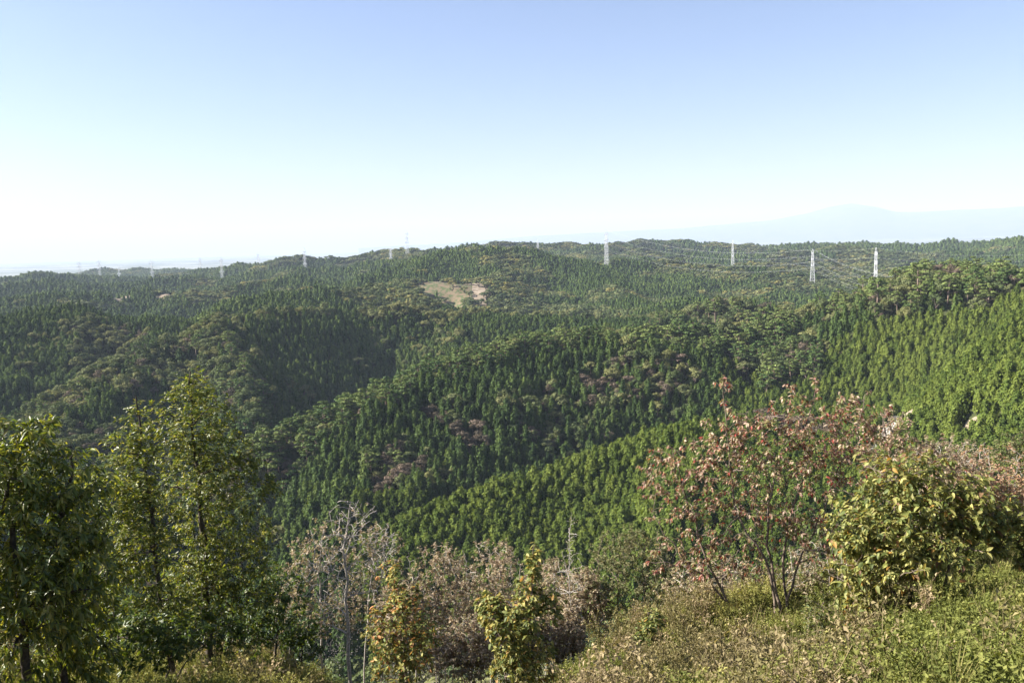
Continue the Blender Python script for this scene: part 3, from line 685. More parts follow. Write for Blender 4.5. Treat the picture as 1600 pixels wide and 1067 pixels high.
# ------------------------------------------------------------------ pylons and power lines
M_steel, N, L, B, O = new_mat('galvanised_steel'); B.inputs['Base Color'].default_value = (.66, .67, .68, 1); B.inputs['Metallic'].default_value = .0; B.inputs['Roughness'].default_value = .45
M_wire, N, L, B, O = new_mat('aluminium_wire'); B.inputs['Base Color'].default_value = (.85, .86, .88, 1); B.inputs['Roughness'].default_value = .35
M_ceramic, N, L, B, O = new_mat('insulator_ceramic'); B.inputs['Base Color'].default_value = (.55, .54, .50, 1); B.inputs['Roughness'].default_value = .3
def bar(mb, a, b, r): tube(mb, [a, b], r, 4)
PYLON_H = 48.0
def pylon_meshes(rb):
    """lattice tower 48 m high: legs, bracing, three pairs of cross-arms and a peak"""
    Hh = PYLON_H; prof = lambda z: 2.4 * (1 - z / Hh) ** 1.4 + 1.15
    legs = []
    zs = np.linspace(-2, Hh - 3, 10)
    for sx, sy in ((1, 1), (1, -1), (-1, 1), (-1, -1)):
        mb = MB(); tube(mb, [(sx * prof(max(z, 0)), sy * prof(max(z, 0)), z) for z in zs], rb * 1.5, 4); legs.append(mb.mesh('leg', M_steel))
    br = MB(); lv = [0]
    while lv[-1] < Hh - 6: lv.append(lv[-1] + prof(lv[-1]) * 1.25)
    for z0, z1 in zip(lv[:-1], lv[1:]):
        p0, p1 = prof(z0), prof(z1)
        for (ax, ay), (bx_, by_) in (((1, 1), (1, -1)), ((1, -1), (-1, -1)), ((-1, -1), (-1, 1)), ((-1, 1), (1, 1))):
            bar(br, (ax * p0, ay * p0, z0), (bx_ * p1, by_ * p1, z1), rb); bar(br, (bx_ * p0, by_ * p0, z0), (ax * p1, ay * p1, z1), rb)
            bar(br, (ax * p1, ay * p1, z1), (bx_ * p1, by_ * p1, z1), rb)
    arms = []
    for z, ln_ in ((Hh * .56, 8.6), (Hh * .72, 8.2), (Hh * .88, 7.6)):
        mb = MB(); p = prof(z)
        for s in (1, -1):
            for sy in (1, -1):
                bar(mb, (s * p, sy * p, z), (s * ln_, 0, z + .3), rb * 2.2); bar(mb, (s * p, sy * p, z + 2.4), (s * ln_, 0, z + .5), rb * 2.2)
                bar(mb, (s * p, sy * p, z), (s * (p + ln_) / 2, sy * p / 2, z + 1.4), rb)
        ins = []
        for s in (1, -1):
            mi = MB(); tube(mi, [(s * ln_, 0, z + .3), (s * ln_, 0, z - 2.6)], rb * 1.6, 6); ins.append(mi.mesh('insulator', M_ceramic))
        arms.append((mb.mesh('cross_arm', M_steel), ins))
    pk = MB(); t = prof(Hh - 3)
    for sx, sy in ((1, 1), (1, -1), (-1, 1), (-1, -1)): bar(pk, (sx * t, sy * t, Hh - 3), (0, 0, Hh), rb * 1.2)
    for s in (1, -1): bar(pk, (0, 0, Hh - .4), (s * 3.6, 0, Hh - .4), rb * 1.2); bar(pk, (s * t, 0, Hh - 3), (s * 3.6, 0, Hh - .4), rb)
    return legs, br.mesh('bracing', M_steel), arms, pk.mesh('peak', M_steel)
PM = pylon_meshes(.085); PMF = pylon_meshes(.08)
# photo x, photo y of the top, distance, bearing of the line, how it looks
PYL = {
 'A': (947,359,1560,62,'bright white lattice pylon standing on the middle skyline'),
 'B': (1145,375,1900,70,'slim white lattice pylon in front of the far right hills'),
 'C': (1270,389,1420,66,'tallest white lattice pylon with six wires sloping down right of it'),
 'D': (1369,387,1560,80,'narrow white lattice pylon beside the right wooded hilltop'),
 'E': (610,385,2050,70,'white lattice pylon on the left shoulder of the clearing hill'),
 'F': (635,361,2150,70,'faint thin pylon rising above the skyline beside the shoulder pylon'),
 'G': (475,387,2150,75,'faint white pylon on the left skyline above the dark nose hill'),
 'H': (345,402,2250,75,'pale pylon low on the left hills'),
 'I': (403,395,2420,75,'faint grey pylon between the pale pylon and the skyline pylon'),
 'J': (236,406,2450,75,'small pale pylon in front of the farthest blue bumps'),
 'K': (154,405,2650,75,'thin grey pylon on the far left skyline, taller of the pair'),
 'L': (123,408,2650,75,'thin grey pylon on the far left skyline, outermost of the pair'),
 'M': (840,375,2350,70,'tiny pylon top peeping over the clearing hill'),
 'N': (312,402,3300,75,'faint distant pylon left of the pale pylon on the hills'),
 'O': (185,415,3000,75,'tiny pale pylon among the far left hills'),
}
PTOP = {}
for key, (px, py, d, be, lab) in PYL.items():
    p = at(px, py, d); zg = float(gz(p.x, p.y)); h = max(p.z - zg, 26); s = h / PYLON_H
    e = bpy.data.objects.new('lattice_pylon', None); COL.objects.link(e); e.location = (p.x, p.y, zg); e.rotation_euler = (0, 0, R(be)); 
    sw = min(s, 1.15) * (1.0 if s < 1.3 else 1.0); e.scale = (sw, sw, s)
    e['label'] = lab; e['category'] = 'pylon'; e['group'] = 'power line pylons on the hills'
    legs, br, arms, pk = PM if d < 2000 else PMF
    for q in legs: obj('leg', q, e)
    obj('bracing', br, e)
    for q, ins in arms:
        ao = obj('cross_arm', q, e)
        for k_ in ins: obj('insulator', k_, ao)
    obj('peak', pk, e)
    c, sn = math.cos(R(be)), math.sin(R(be)); tips = []
    for z, ln_ in ((PYLON_H * .56, 8.6), (PYLON_H * .72, 8.2), (PYLON_H * .88, 7.6)):
        for sd in (1, -1): tips.append(np.array((p.x + sd * ln_ * c * sw, p.y + sd * ln_ * sn * sw, zg + (z - 2.6) * s)))
    for sd in (1, -1): tips.append(np.array((p.x + sd * 3.6 * c * sw, p.y + sd * 3.6 * sn * sw, zg + (PYLON_H - .4) * s)))
    PTOP[key] = tips
def far_end(px, py, d):
    p = np.array(at(px, py, d)); return [p + np.array((0, 0, dz)) + np.array((dx, 0, 0)) for dz in (-14, -7, 0) for dx in (7, -7)] + [p + np.array((dx, 0, 7)) for dx in (3.5, -3.5)]
def span(a, b, sag, rad, lab, which=range(8)):
    for q in which:
        p0, p1 = a[q], b[q]; t = np.linspace(0, 1, 22)[:, None]
        P = p0 * (1 - t) + p1 * t; P[:, 2] -= (4 * sag * t * (1 - t))[:, 0]
        mid = P[0].copy(); mb = MB(); tube(mb, P - mid, rad, 4)
        obj('power_cable', mb.mesh('power_cable', M_wire), loc=tuple(mid), label=lab, category='cable', group='power cables between the pylons')
span(PTOP['A'], PTOP['C'], 20, .03, 'pale power cable sagging from the skyline pylon to the tallest white pylon')
span(PTOP['C'], far_end(1470, 448, 900), 12, .028, 'pale power cable sloping down right from the tallest white pylon')
span(PTOP['B'], PTOP['D'], 12, .028, 'thin power cable between the slim pylon and the narrow hilltop pylon', (0, 2, 4, 7))
span(PTOP['D'], far_end(1720, 395, 1500), 12, .028, 'thin power cable running right from the narrow hilltop pylon', (0, 2, 4, 7))
span(PTOP['E'], PTOP['G'], 16, .03, 'pale power cable between the shoulder pylon and the left skyline pylon', (0, 2, 4, 7))
span(PTOP['F'], far_end(790, 385, 1900), 10, .028, 'thin power cable running right from the faint skyline pylon', (0, 2, 4, 7))
span(PTOP['G'], PTOP['H'], 14, .028, 'thin power cable between the left skyline pylon and the low pale pylon', (0, 3, 4, 7))
span(PTOP['H'], PTOP['J'], 12, .028, 'thin power cable between the low pale pylon and the far bumps', (0, 3, 4, 7))
# ------------------------------------------------------------------ foreground plants
def leaf_template(w=.34, fold=.10, droop=.18):
    """unit leaf along +x: two rows of faces folded on the midrib, tip bent down"""
    xs = [0, .3, .68, 1.0]; ws = [0.02, w * .5, w * .40, .0]
    zc = [0, -.02 - .0, -droop * .45, -droop]
    V = [(0, 0, 0), (xs[1], ws[1], fold * w + zc[1] * .3), (xs[1], 0, 0), (xs[1], -ws[1], fold * w + zc[1] * .3), (xs[2], ws[2], fold * w + zc[2]), (xs[2], 0, zc[2]), (xs[2], -ws[2], fold * w + zc[2]), (1, 0, zc[3])]
    return np.array(V), np.array([(0, 2, 1), (0, 3, 2), (4, 5, 7), (5, 6, 7)]), np.array([(1, 2, 5, 4), (2, 3, 6, 5)])
def small_leaf_template(w=.45, fold=.12):
    return np.array([(0, 0, 0), (.5, w * .5, fold), (1, 0, -.08), (.5, -w * .5, fold)]), np.array([(0, 2, 1), (0, 3, 2)]), np.zeros((0, 4), dtype=int)
def frames(D, g, upbias=1.0):
    D = unit(D); U = np.array([0, 0, upbias]) + g.normal(0, .45, D.shape)
    Y = unit(np.cross(U, D)); Zv = np.cross(D, Y); return D, Y, Zv
def add_leaves(mb, tpl, P, D, Y, Zv, ln, col):
    TV, T3, T4 = tpl; k = len(TV)
    V = P[:, None] + ln[:, None, None] * (TV[None, :, 0, None] * D[:, None] + TV[None, :, 1, None] * Y[:, None] + TV[None, :, 2, None] * Zv[:, None])
    off = np.arange(len(P))[:, None, None] * k; cc = np.repeat(col, k, 0)
    mb.add(V.reshape(-1, 3), (off + T3[None]).reshape(-1, 3), cc)
    if len(T4): mb.f4.append((off + T4[None]).reshape(-1, 4) + mb.n - len(P) * k)
def palette(g, pal, n):
    w = np.array([p[1] for p in pal], dtype=float); c = np.array([p[0] for p in pal], dtype=float)
    k = g.choice(len(pal), n, p=w / w.sum())
    return c[k] * g.uniform(.75, 1.25, (n, 1)), k
def bez(p0, p1, lift, k, g, jit):
    t = np.linspace(0, 1, k)[:, None]; m = (p0 * .55 + p1 * .45) + lift
    P = p0 * (1 - t) ** 2 + 2 * m * t * (1 - t) + p1 * t ** 2
    P[1:-1] += g.normal(0, jit, (k - 2, 3)); return P
def smooth_line(P, k):
    P = np.asarray(P, dtype=float); t = np.linspace(0, len(P) - 1, k); i = np.clip(t.astype(int), 0, len(P) - 2); f = (t - i)[:, None]
    p0 = P[np.maximum(i - 1, 0)]; p1 = P[i]; p2 = P[i + 1]; p3 = P[np.minimum(i + 2, len(P) - 1)]
    return .5 * (2 * p1 + (p2 - p0) * f + (2 * p0 - 5 * p1 + 4 * p2 - p3) * f ** 2 + (3 * p1 - p0 - 3 * p2 + p3) * f ** 3)
FG = 0
def plant(name, label, cat, stems, env, ncl, nleaf, llen, pal, seed, mleaf, mbark, group=None, wid=.34, droop=.5, single=0, nlimb=10, r0=.03, spread=1.0,
          twig=.16, small=False, bare=0, up=.5, twig_r=.0022, outer=.45, upbias=1.0, ldroop=.18):
    """stems: polylines of (photo x, y, distance); env: leafy masses (x, y, distance, half width, half height in photo pixels)"""
    global FG
    g = np.random.default_rng(seed); llen *= .58; nleaf = nleaf * 1.75; ncl = int(ncl * 1.6); twig *= .75
    S = []
    for s in stems:
        P = np.array([at(*q) for q in s]); P[0, 2] = min(P[0, 2], float(gz(P[0, 0], P[0, 1])) - .05) if P[0, 2] > float(gz(P[0, 0], P[0, 1])) - .05 else P[0, 2]
        gzv = float(gz(P[0, 0], P[0, 1]))
        if P[0, 2] < gzv - .3: P[0, 2] = gzv - .1
        P = smooth_line(P, 16); P[2:-1] += g.normal(0, .012, (13, 3)); S.append(P)
    root = bpy.data.objects.new(name, None); COL.objects.link(root); b0 = S[0][0].copy(); root.location = tuple(b0)
    root['label'] = label; root['category'] = cat; root.empty_display_size = .1
    if group: root['group'] = group
    nodes = []; nrad = []
    for k, P in enumerate(S):
        mb = MB(); rr = np.linspace(1, .18, len(P)) * r0 * (1 if k == 0 else .8); tube(mb, P - b0, rr, 7)
        obj('trunk' if k == 0 and len(S) == 1 else 'stem', mb.mesh('stem', mbark, True), root)
        nodes.append(P[4:]); nrad.append(rr[4:])
    E = np.array(env, dtype=float); wt = E[:, 3] * E[:, 4]; wt /= wt.sum()
    pick_ = g.choice(len(E), ncl, p=wt); u = unit(g.normal(0, 1, (ncl, 3))) * g.uniform(0, 1, (ncl, 1)) ** outer
    C = np.array([at(*E[i, :3]) for i in pick_]); sc = E[pick_, 2] / FPX
    C = C + u[:, :1] * (E[pick_, 3] * sc)[:, None] * np.array(rgt) * spread + u[:, 1:2] * (E[pick_, 4] * sc)[:, None] * np.array(upv) + u[:, 2:3] * (.5 * (E[pick_, 3] + E[pick_, 4]) * sc)[:, None] * np.array((0, 1, 0))
    C[:, 2] = np.maximum(C[:, 2], gz(C[:, 0], C[:, 1]) + .04)
    NP_ = np.concatenate(nodes); NRr = np.concatenate(nrad)
    def attach(c):
        d = np.linalg.norm(NP_ - c, axis=1); pen = np.maximum(NP_[:, 2] - c[2] + .18 * d, 0) * 1.6
        return int(np.argmin(d + pen))
    # limbs
    ch = [int(g.integers(ncl))]; dm = np.linalg.norm(C - C[ch[0]], axis=1)
    for _ in range(min(nlimb, ncl) - 1):
        k = int(np.argmax(dm)); ch.append(k); dm = np.minimum(dm, np.linalg.norm(C - C[k], axis=1))
    order = sorted(ch, key=lambda k: C[k, 2])
    for k in order:
        a = attach(C[k]); p0 = NP_[a]; ln = np.linalg.norm(C[k] - p0)
        if ln < .08: continue
        P = bez(p0, C[k], np.array((0, 0, up * .3 * ln)) * 0 + unit(C[k] - p0) * 0 + np.array((0, 0, -.12 * ln if up < 0 else .10 * ln)), 8, g, .02 * ln)
        rr = np.linspace(min(NRr[a] * .75, .3 * r0 + .008), .003, 8); mb = MB(); tube(mb, P - b0, rr, 5)
        obj('branch', mb.mesh('branch', mbark, True), root); NP_ = np.concatenate([NP_, P[2:]]); NRr = np.concatenate([NRr, rr[2:]])
    # twigs, added outward so that they hang on one another
    tw = MB(); d0 = np.array([np.linalg.norm(NP_ - c, axis=1).min() for c in C]); LP = []; LD = []
    nz_ = C - C.mean(0)
    for k in np.argsort(d0):
        c = C[k]; a = attach(c); p0 = NP_[a]; ln = np.linalg.norm(c - p0) + 1e-6
        P = bez(p0, c, np.array((0, 0, .12 * ln)), 5, g, .03 * ln); tube(tw, P - b0, np.linspace(min(.0045, NRr[a]), twig_r * .6, 5), 3)
        NP_ = np.concatenate([NP_, P[2:4]]); NRr = np.concatenate([NRr, [.003, .003]])
        if g.uniform() < bare: continue
        dr = unit(c - p0 + nz_[k] * .15 + np.array((0, 0, .05)))
        q = c + dr * g.uniform(.3, 1, 1) * twig * .5; tube(tw, [c, c * .5 + q * .5 + g.normal(0, .01, 3), q], [twig_r, twig_r, twig_r * .5], 3)
        nn = max(1, int(g.normal(nleaf, nleaf * .25))); s = g.uniform(-.35, 1, (nn, 1))
        LP.append(c + (q - c) * s + g.normal(0, .012, (nn, 3)) * (llen / .09) + (p0 - c) * np.maximum(-s, 0) * min(1, twig / ln))
        phi = np.arange(nn) * 2.4 + g.uniform(0, 6); e1 = unit(np.cross(dr, (.3, .2, .9))); e2 = np.cross(dr, e1)
        LD.append(dr * .55 + (np.cos(phi)[:, None] * e1 + np.sin(phi)[:, None] * e2) * .85 + np.array((0, 0, -droop)) + g.normal(0, .22, (nn, 3)))
    if tw.n: obj('twigs', tw.mesh('twigs', mbark), root, kind='stuff')
    if LP:
        LP = np.concatenate(LP); LD = np.concatenate(LD); k = len(LP)
        D, Y, Zv = frames(LD, g, upbias); ln = llen * g.uniform(.65, 1.25, k); col, pk = palette(g, pal, k)
        tpl = small_leaf_template(wid) if small else leaf_template(wid, .2, ldroop)
        sg = np.zeros(k, dtype=bool)
        if single:
            pr_ = -LP @ np.array((0, 1.0, 0)) + .35 * g.uniform(0, 1, k); sg[np.argsort(-pr_)[:single]] = True
            vm = []
            for c, _ in pal:
                q = MB(); add_leaves(q, tpl, np.zeros((1, 3)), np.array([[1., 0, 0]]), np.array([[0, 1., 0]]), np.array([[0, 0, 1.]]), np.ones(1), np.array([c])); vm.append(q.mesh('leaf', mleaf))
            for i in np.where(sg)[0]:
                o = bpy.data.objects.new('leaf', vm[pk[i]]); COL.objects.link(o); o.parent = root
                p = LP[i] - b0; L_ = ln[i]
                o.matrix_local = Matrix(((D[i, 0] * L_, Y[i, 0] * L_, Zv[i, 0] * L_, p[0]), (D[i, 1] * L_, Y[i, 1] * L_, Zv[i, 1] * L_, p[1]), (D[i, 2] * L_, Y[i, 2] * L_, Zv[i, 2] * L_, p[2]), (0, 0, 0, 1)))
        r_ = ~sg; mb = MB(); add_leaves(mb, tpl, LP[r_] - b0, D[r_], Y[r_], Zv[r_], ln[r_], col[r_])
        obj('foliage', mb.mesh('foliage', mleaf), root, kind='stuff'); FG += k
    return root

ML_ever = leafcol_mat('evergreen_leaf', .42, .45, .42, (1.7, 1.6, .45))
ML_auto = leafcol_mat('autumn_leaf', .55, .3, .38, (1.3, 1.1, .75))
ML_dry = leafcol_mat('dry_leaf', .7, .2, .33, (1.25, 1.1, .85))
MK_dark = bark_mat('dark_bark', (.035, .028, .022), (.09, .075, .06), 40)
MK_grey = bark_mat('grey_bark', (.24, .21, .175), (.45, .41, .355), 60)
MK_brown = bark_mat('brown_bark', (.09, .07, .055), (.22, .17, .13), 40)
P_EVER = [((.060, .095, .020), 5), ((.090, .125, .026), 4), ((.036, .062, .018), 4), ((.15, .16, .04), 2)]
P_EVER2 = [((.105, .135, .028), 5), ((.17, .185, .042), 4), ((.062, .090, .024), 3), ((.25, .235, .07), 2.2)]
P_RED = [((.29, .145, .11), 3.5), ((.36, .25, .18), 4), ((.26, .22, .11), 4), ((.42, .34, .24), 3), ((.15, .16, .055), 4), ((.34, .07, .05), 1)]
P_YEL = [((.19, .205, .055), 6), ((.27, .275, .08), 4), ((.35, .33, .11), 3), ((.11, .14, .04), 4), ((.36, .21, .05), .5), ((.25, .15, .08), .6)]
P_YEL2 = [((.16, .18, .045), 5), ((.28, .27, .075), 4), ((.38, .33, .10), 2), ((.10, .13, .035), 4), ((.38, .23, .07), .9)]
P_TAN = [((.33, .26, .17), 4), ((.44, .365, .26), 4), ((.25, .195, .13), 4), ((.25, .235, .12), 3.5), ((.31, .225, .165), 1.5)]
P_OLI = [((.13, .14, .06), 4), ((.20, .20, .09), 4), ((.26, .23, .12), 2), ((.09, .11, .045), 3)]
P_ORG = [((.40, .24, .14), 4), ((.35, .21, .15), 4), ((.42, .32, .20), 4), ((.28, .25, .11), 3)]

plant('evergreen_oak', 'dark evergreen tree with long drooping leaves at the left edge', 'tree',
      [[(45,1120,6.3),(35,950,6.3),(15,800,6.4),(0,690,6.4)], [(110,1120,6.4),(88,900,6.5),(108,760,6.5),(112,700,6.5)], [(-70,1120,6.4),(-75,900,6.4),(-60,720,6.4)]],
      [(15,750,6.4,65,85),(110,790,6.4,65,80),(60,690,6.45,40,36),(95,900,6.2,75,80),(25,950,6.3,85,110),(140,950,6.6,45,80),(-60,800,6.4,80,120),(120,1030,6.5,60,50)],
      780, 8, .108, P_EVER2, 1, ML_ever, MK_dark, 'evergreen trees at the slope edge', wid=.26, droop=.75, single=250, nlimb=18, r0=.035, ldroop=.3)
plant('evergreen_oak', 'slender evergreen tree with a thin pointed top beside the tallest evergreen', 'tree',
      [[(275,1060,8.0),(250,930,8),(240,820,8),(222,700,8),(212,618,8)]],
      [(212,645,8,9,24),(211,690,8,42,40),(203,755,8,64,52),(212,830,8,66,70),(198,900,7.9,55,70),(240,965,7.9,60,55)],
      600, 8, .072, P_EVER2, 2, ML_ever, MK_dark, 'evergreen trees at the slope edge', wid=.34, droop=.35, single=60, nlimb=20, r0=.028)
plant('evergreen_oak', 'tallest glossy evergreen tree with pale sunlit top', 'tree',
      [[(328,1050,8.5),(322,900,8.5),(312,780,8.5),(303,690,8.5),(298,580,8.5)]],
      [(296,608,8.5,34,30),(300,655,8.5,66,46),(322,705,8.5,72,46),(330,770,8.5,84,56),(345,850,8.5,86,66),(365,920,8.4,62,56),(300,930,8.4,66,66),(418,765,8.4,18,22),(388,730,8.45,25,30)],
      950, 8, .072, P_EVER2, 3, ML_ever, MK_dark, 'evergreen trees at the slope edge', wid=.34, droop=.35, single=60, nlimb=26, r0=.036)
plant('evergreen_shrub', 'low dark evergreen shrub right of the tallest evergreen', 'shrub',
      [[(430,1060,8.8),(432,980,8.8),(440,900,8.8)], [(470,1060,8.8),(470,980,8.8)]],
      [(430,930,8.7,50,50),(400,985,8.7,60,36),(470,990,8.8,40,40)], 170, 10, .08, P_EVER, 4, ML_ever, MK_dark, nlimb=8, r0=.018)
plant('evergreen_shrub', 'low dark evergreen shrub under the slender evergreen', 'shrub',
      [[(190,1090,7.2),(185,1010,7.2),(180,950,7.2)], [(260,1080,7.3),(262,1000,7.3)]],
      [(185,1000,7.2,55,50),(260,1000,7.3,60,40),(330,990,7.8,50,36)], 190, 10, .08, P_EVER, 5, ML_ever, MK_dark, nlimb=8, r0=.018)
plant('bare_tree', 'leafless pale grey young tree between the evergreens and brown shrubs', 'tree',
      [[(546,1130,7.5),(543,1000,7.5),(540,900,7.5),(541,840,7.5),(548,785,7.5)]],
      [(545,830,7.5,62,50),(560,880,7.5,70,50),(505,900,7.5,50,60),(600,850,7.5,30,36),(545,800,7.5,35,24),(515,960,7.5,28,20)],
      330, 2, .05, P_TAN, 6, ML_dry, MK_grey, nlimb=60, r0=.019, bare=.85, twig=.12, twig_r=.004)
plant('brown_shrub', 'dry tan shrub behind the leafless grey tree', 'shrub',
      [[(500,1000,9.5),(500,900,9.5),(505,830,9.5)], [(560,1000,9.6),(580,900,9.6),(590,830,9.6)], [(450,1000,9.6),(450,900,9.6)]],
      [(500,860,9.5,50,50),(580,860,9.6,55,46),(455,920,9.5,45,45),(560,940,9.4,60,50),(490,960,9.3,50,40)], 330, 9, .05, P_TAN + [((.18, .19, .05), 4)], 7, ML_dry, MK_grey, 'dry brown shrubs', nlimb=14, r0=.014, small=True, wid=.5, bare=.1)
for k_, (cx_, cy_, d_, w_, h_, lab) in enumerate(((680,925,9.6,62,78,'dry pinkish-brown shrub just right of the yellow sapling, broad top'),(765,915,10.0,62,70,'dry pinkish-brown shrub behind the pointed yellow sapling'),(850,925,10.6,48,62,'dry brown shrub right of the pointed yellow sapling'),(800,985,8.0,46,52,'dry brown shrub low behind the pointed yellow sapling'),(870,985,8.2,48,46,'low dry brown shrub at the edge of the grass'),(625,960,9.0,45,50,'low dry brown shrub behind the left yellow sapling'),(905,935,9.9,46,48,'dry brown shrub between the leafless sapling and the olive shrub'),(720,1010,8.2,60,45,'low dense dry shrub at the bottom between the two yellow saplings'))):
    plant('brown_shrub', lab, 'shrub', [[(cx_ + o_, cy_ + h_ + 70, d_), (cx_ + o_ * 1.2, cy_ + 10, d_), (cx_ + o_ * 1.5, cy_ - h_ * .8, d_)] for o_ in (-28, 0, 26, 12)],
          [(cx_, cy_, d_, w_, h_), (cx_ - w_ * .4, cy_ + h_ * .4, d_ - .1, w_ * .7, h_ * .7), (cx_ + w_ * .35, cy_ + h_ * .5, d_ - .1, w_ * .7, h_ * .7), (cx_ + w_ * .3, cy_ - h_ * .5, d_, w_ * .45, h_ * .5)],
          330, 10, .05, P_TAN, 20 + k_, ML_dry, MK_grey, 'dry brown shrubs', nlimb=14, r0=.012, small=True, wid=.55, bare=.08, droop=.6)
plant('grey_green_shrub', 'pale olive shrub between the brown shrubs and the red tree', 'shrub',
      [[(960 + o_, 1010, 10), (965 + o_, 930, 10), (975 + o_ * 1.3, 850, 10)] for o_ in (-30, 0, 40, 70)],
      [(960,880,10,50,50),(1010,880,10,55,55),(940,940,9.9,50,45),(1040,930,9.9,60,50),(985,845,10,30,25)], 460, 10, .05, P_OLI, 30, ML_dry, MK_brown, nlimb=14, r0=.014, small=True, wid=.5)
plant('bare_sapling', 'thin pale leafless sapling left of the olive shrub', 'sapling', [[(893,1010,8.8),(892,930,8.8),(890,860,8.8),(893,800,8.8)]],
      [(893,900,8.8,28,60),(893,840,8.8,14,40)], 60, 2, .04, P_TAN, 31, ML_dry, MK_grey, nlimb=14, r0=.007, bare=.75, small=True, twig_r=.0018)
plant('red_tree', 'many-stemmed tree with reddish-pink autumn leaves', 'tree',
      [[(1222,985,8),(1215,930,8),(1200,840,8),(1205,760,8),(1235,680,8)], [(1165,990,7.9),(1120,925,7.9),(1060,860,7.9),(1020,800,7.9)], [(1160,985,7.9),(1128,930,7.9),(1095,850,7.9),(1070,770,7.9),(1050,700,7.9)],
       [(1228,985,8.1),(1240,900,8.1),(1290,790,8.1),(1330,680,8.1)], [(1215,980,7.9),(1195,880,7.9),(1150,800,7.9),(1140,700,7.9),(1130,600,7.9)], [(1235,985,8.2),(1225,850,8.2),(1260,720,8.2),(1275,590,8.2)]],
      [(1045,740,7.9,46,44),(1100,720,7.9,62,42),(1150,690,7.9,45,70),(1210,720,8,70,62),(1280,720,8.1,70,62),(1345,720,8.2,55,62),(1080,800,7.9,66,45),(1170,800,8,75,60),(1270,820,8.1,70,60),(1060,870,7.9,55,40),(1140,870,8,70,45),(1240,660,8.1,75,40),(1330,665,8.2,60,36),(1135,600,7.9,14,24),(1275,600,8.1,12,20),(1230,610,8.1,20,20),(1350,640,8.2,40,30)],
      620, 8, .066, P_RED, 40, ML_auto, MK_brown, wid=.42, droop=.9, single=120, nlimb=64, r0=.019, bare=.14, spread=1.14)
plant('red_tree', 'smaller reddish tree half hidden behind the yellow-green bush', 'tree',
      [[(1405,960,9.5),(1400,860,9.5),(1395,740,9.5),(1380,650,9.5)], [(1450,960,9.5),(1460,840,9.5),(1470,720,9.5)]],
      [(1400,730,9.5,55,55),(1455,730,9.5,50,45),(1390,670,9.5,35,35),(1500,750,9.5,40,40)], 320, 8, .05, P_RED + P_TAN, 41, ML_auto, MK_brown, wid=.42, droop=.8, nlimb=16, r0=.024, bare=.06)
for k_, (cx_, cy_, d_, w_, h_, lab, pal_) in enumerate(((1120,920,9.2,90,50,'dry brown shrub under the left stems of the red tree',P_TAN + [((.16, .18, .06), 4)]),(1290,900,9.0,80,60,'dry brown shrub under the right stems of the red tree',P_TAN + P_OLI),(1560,760,10.2,60,62,'orange-brown shrub at the right edge above the grass',P_ORG),(1480,720,11.5,60,36,'tan dry shrub behind the yellow-green bush',P_TAN))):
    plant('brown_shrub', lab, 'shrub', [[(cx_ + o_, cy_ + h_ + 70, d_), (cx_ + o_ * 1.2, cy_ + 10, d_), (cx_ + o_ * 1.5, cy_ - h_ * .8, d_)] for o_ in (-38, -10, 20, 40)],
          [(cx_, cy_, d_, w_, h_), (cx_ - w_ * .4, cy_ + h_ * .4, d_ - .1, w_ * .7, h_ * .7), (cx_ + w_ * .35, cy_ + h_ * .5, d_ - .1, w_ * .7, h_ * .7)],
          340, 10, .05, pal_, 50 + k_, ML_dry, MK_grey, 'dry brown shrubs', nlimb=14, r0=.012, small=True, wid=.55, bare=.08, droop=.5)
plant('grey_green_shrub', 'dark grey-green shrub at the right edge behind the orange shrub', 'shrub',
      [[(1590 + o_, 800, 14), (1590 + o_, 740, 14), (1590 + o_ * 1.2, 700, 14)] for o_ in (-14, 10, 40)],
      [(1590,705,14,34,26),(1640,700,14,40,36),(1600,730,14,36,26)], 220, 10, .06, P_OLI, 60, ML_dry, MK_brown, nlimb=9, r0=.02, small=True, wid=.5)
plant('yellowing_bush', 'large yellow-green bush with big leaves right of the red tree', 'bush',
      [[(1425,985,6.6),(1420,900,6.6),(1415,800,6.6),(1420,735,6.6)], [(1380,985,6.5),(1350,920,6.5),(1335,840,6.5)], [(1450,980,6.6),(1490,880,6.6),(1530,800,6.6)], [(1400,985,6.4),(1395,920,6.4),(1380,860,6.4)]],
      [(1420,752,6.6,70,46),(1390,820,6.5,80,66),(1500,780,6.6,50,40),(1490,830,6.6,62,50),(1350,890,6.4,46,55),(1430,880,6.4,60,36),(1345,950,6.3,35,25),(1525,820,6.7,36,42),(1335,840,6.5,40,40)],
      420, 7, .088, P_YEL, 61, ML_auto, MK_brown, wid=.46, droop=.75, single=300, nlimb=30, r0=.02, twig=.26, outer=.62, spread=1.18)
plant('yellowing_bush', 'narrow yellow-green bush cut by the right edge of the picture', 'bush',
      [[(1600,960,6.8),(1598,880,6.8),(1590,790,6.8)]], [(1592,830,6.8,30,55),(1640,840,6.8,45,60)], 80, 8, .085, P_YEL, 62, ML_auto, MK_brown, wid=.46, droop=.6, single=60, nlimb=8, r0=.014)
plant('yellow_sapling', 'pointed yellow-leaved sapling at the bottom centre, tallest of the saplings', 'sapling',
      [[(822,1120,5.6),(826,1010,5.6),(830,920,5.6),(836,850,5.6)], [(800,1120,5.6),(785,1020,5.6),(770,950,5.6)]],
      [(834,880,5.6,12,28),(828,930,5.6,26,36),(858,945,5.6,26,24),(800,975,5.5,50,36),(815,1030,5.5,60,45),(770,950,5.6,26,26)],
      230, 7, .068, P_YEL2, 63, ML_auto, MK_brown, wid=.46, droop=.7, single=220, nlimb=14, r0=.013, twig=.15)
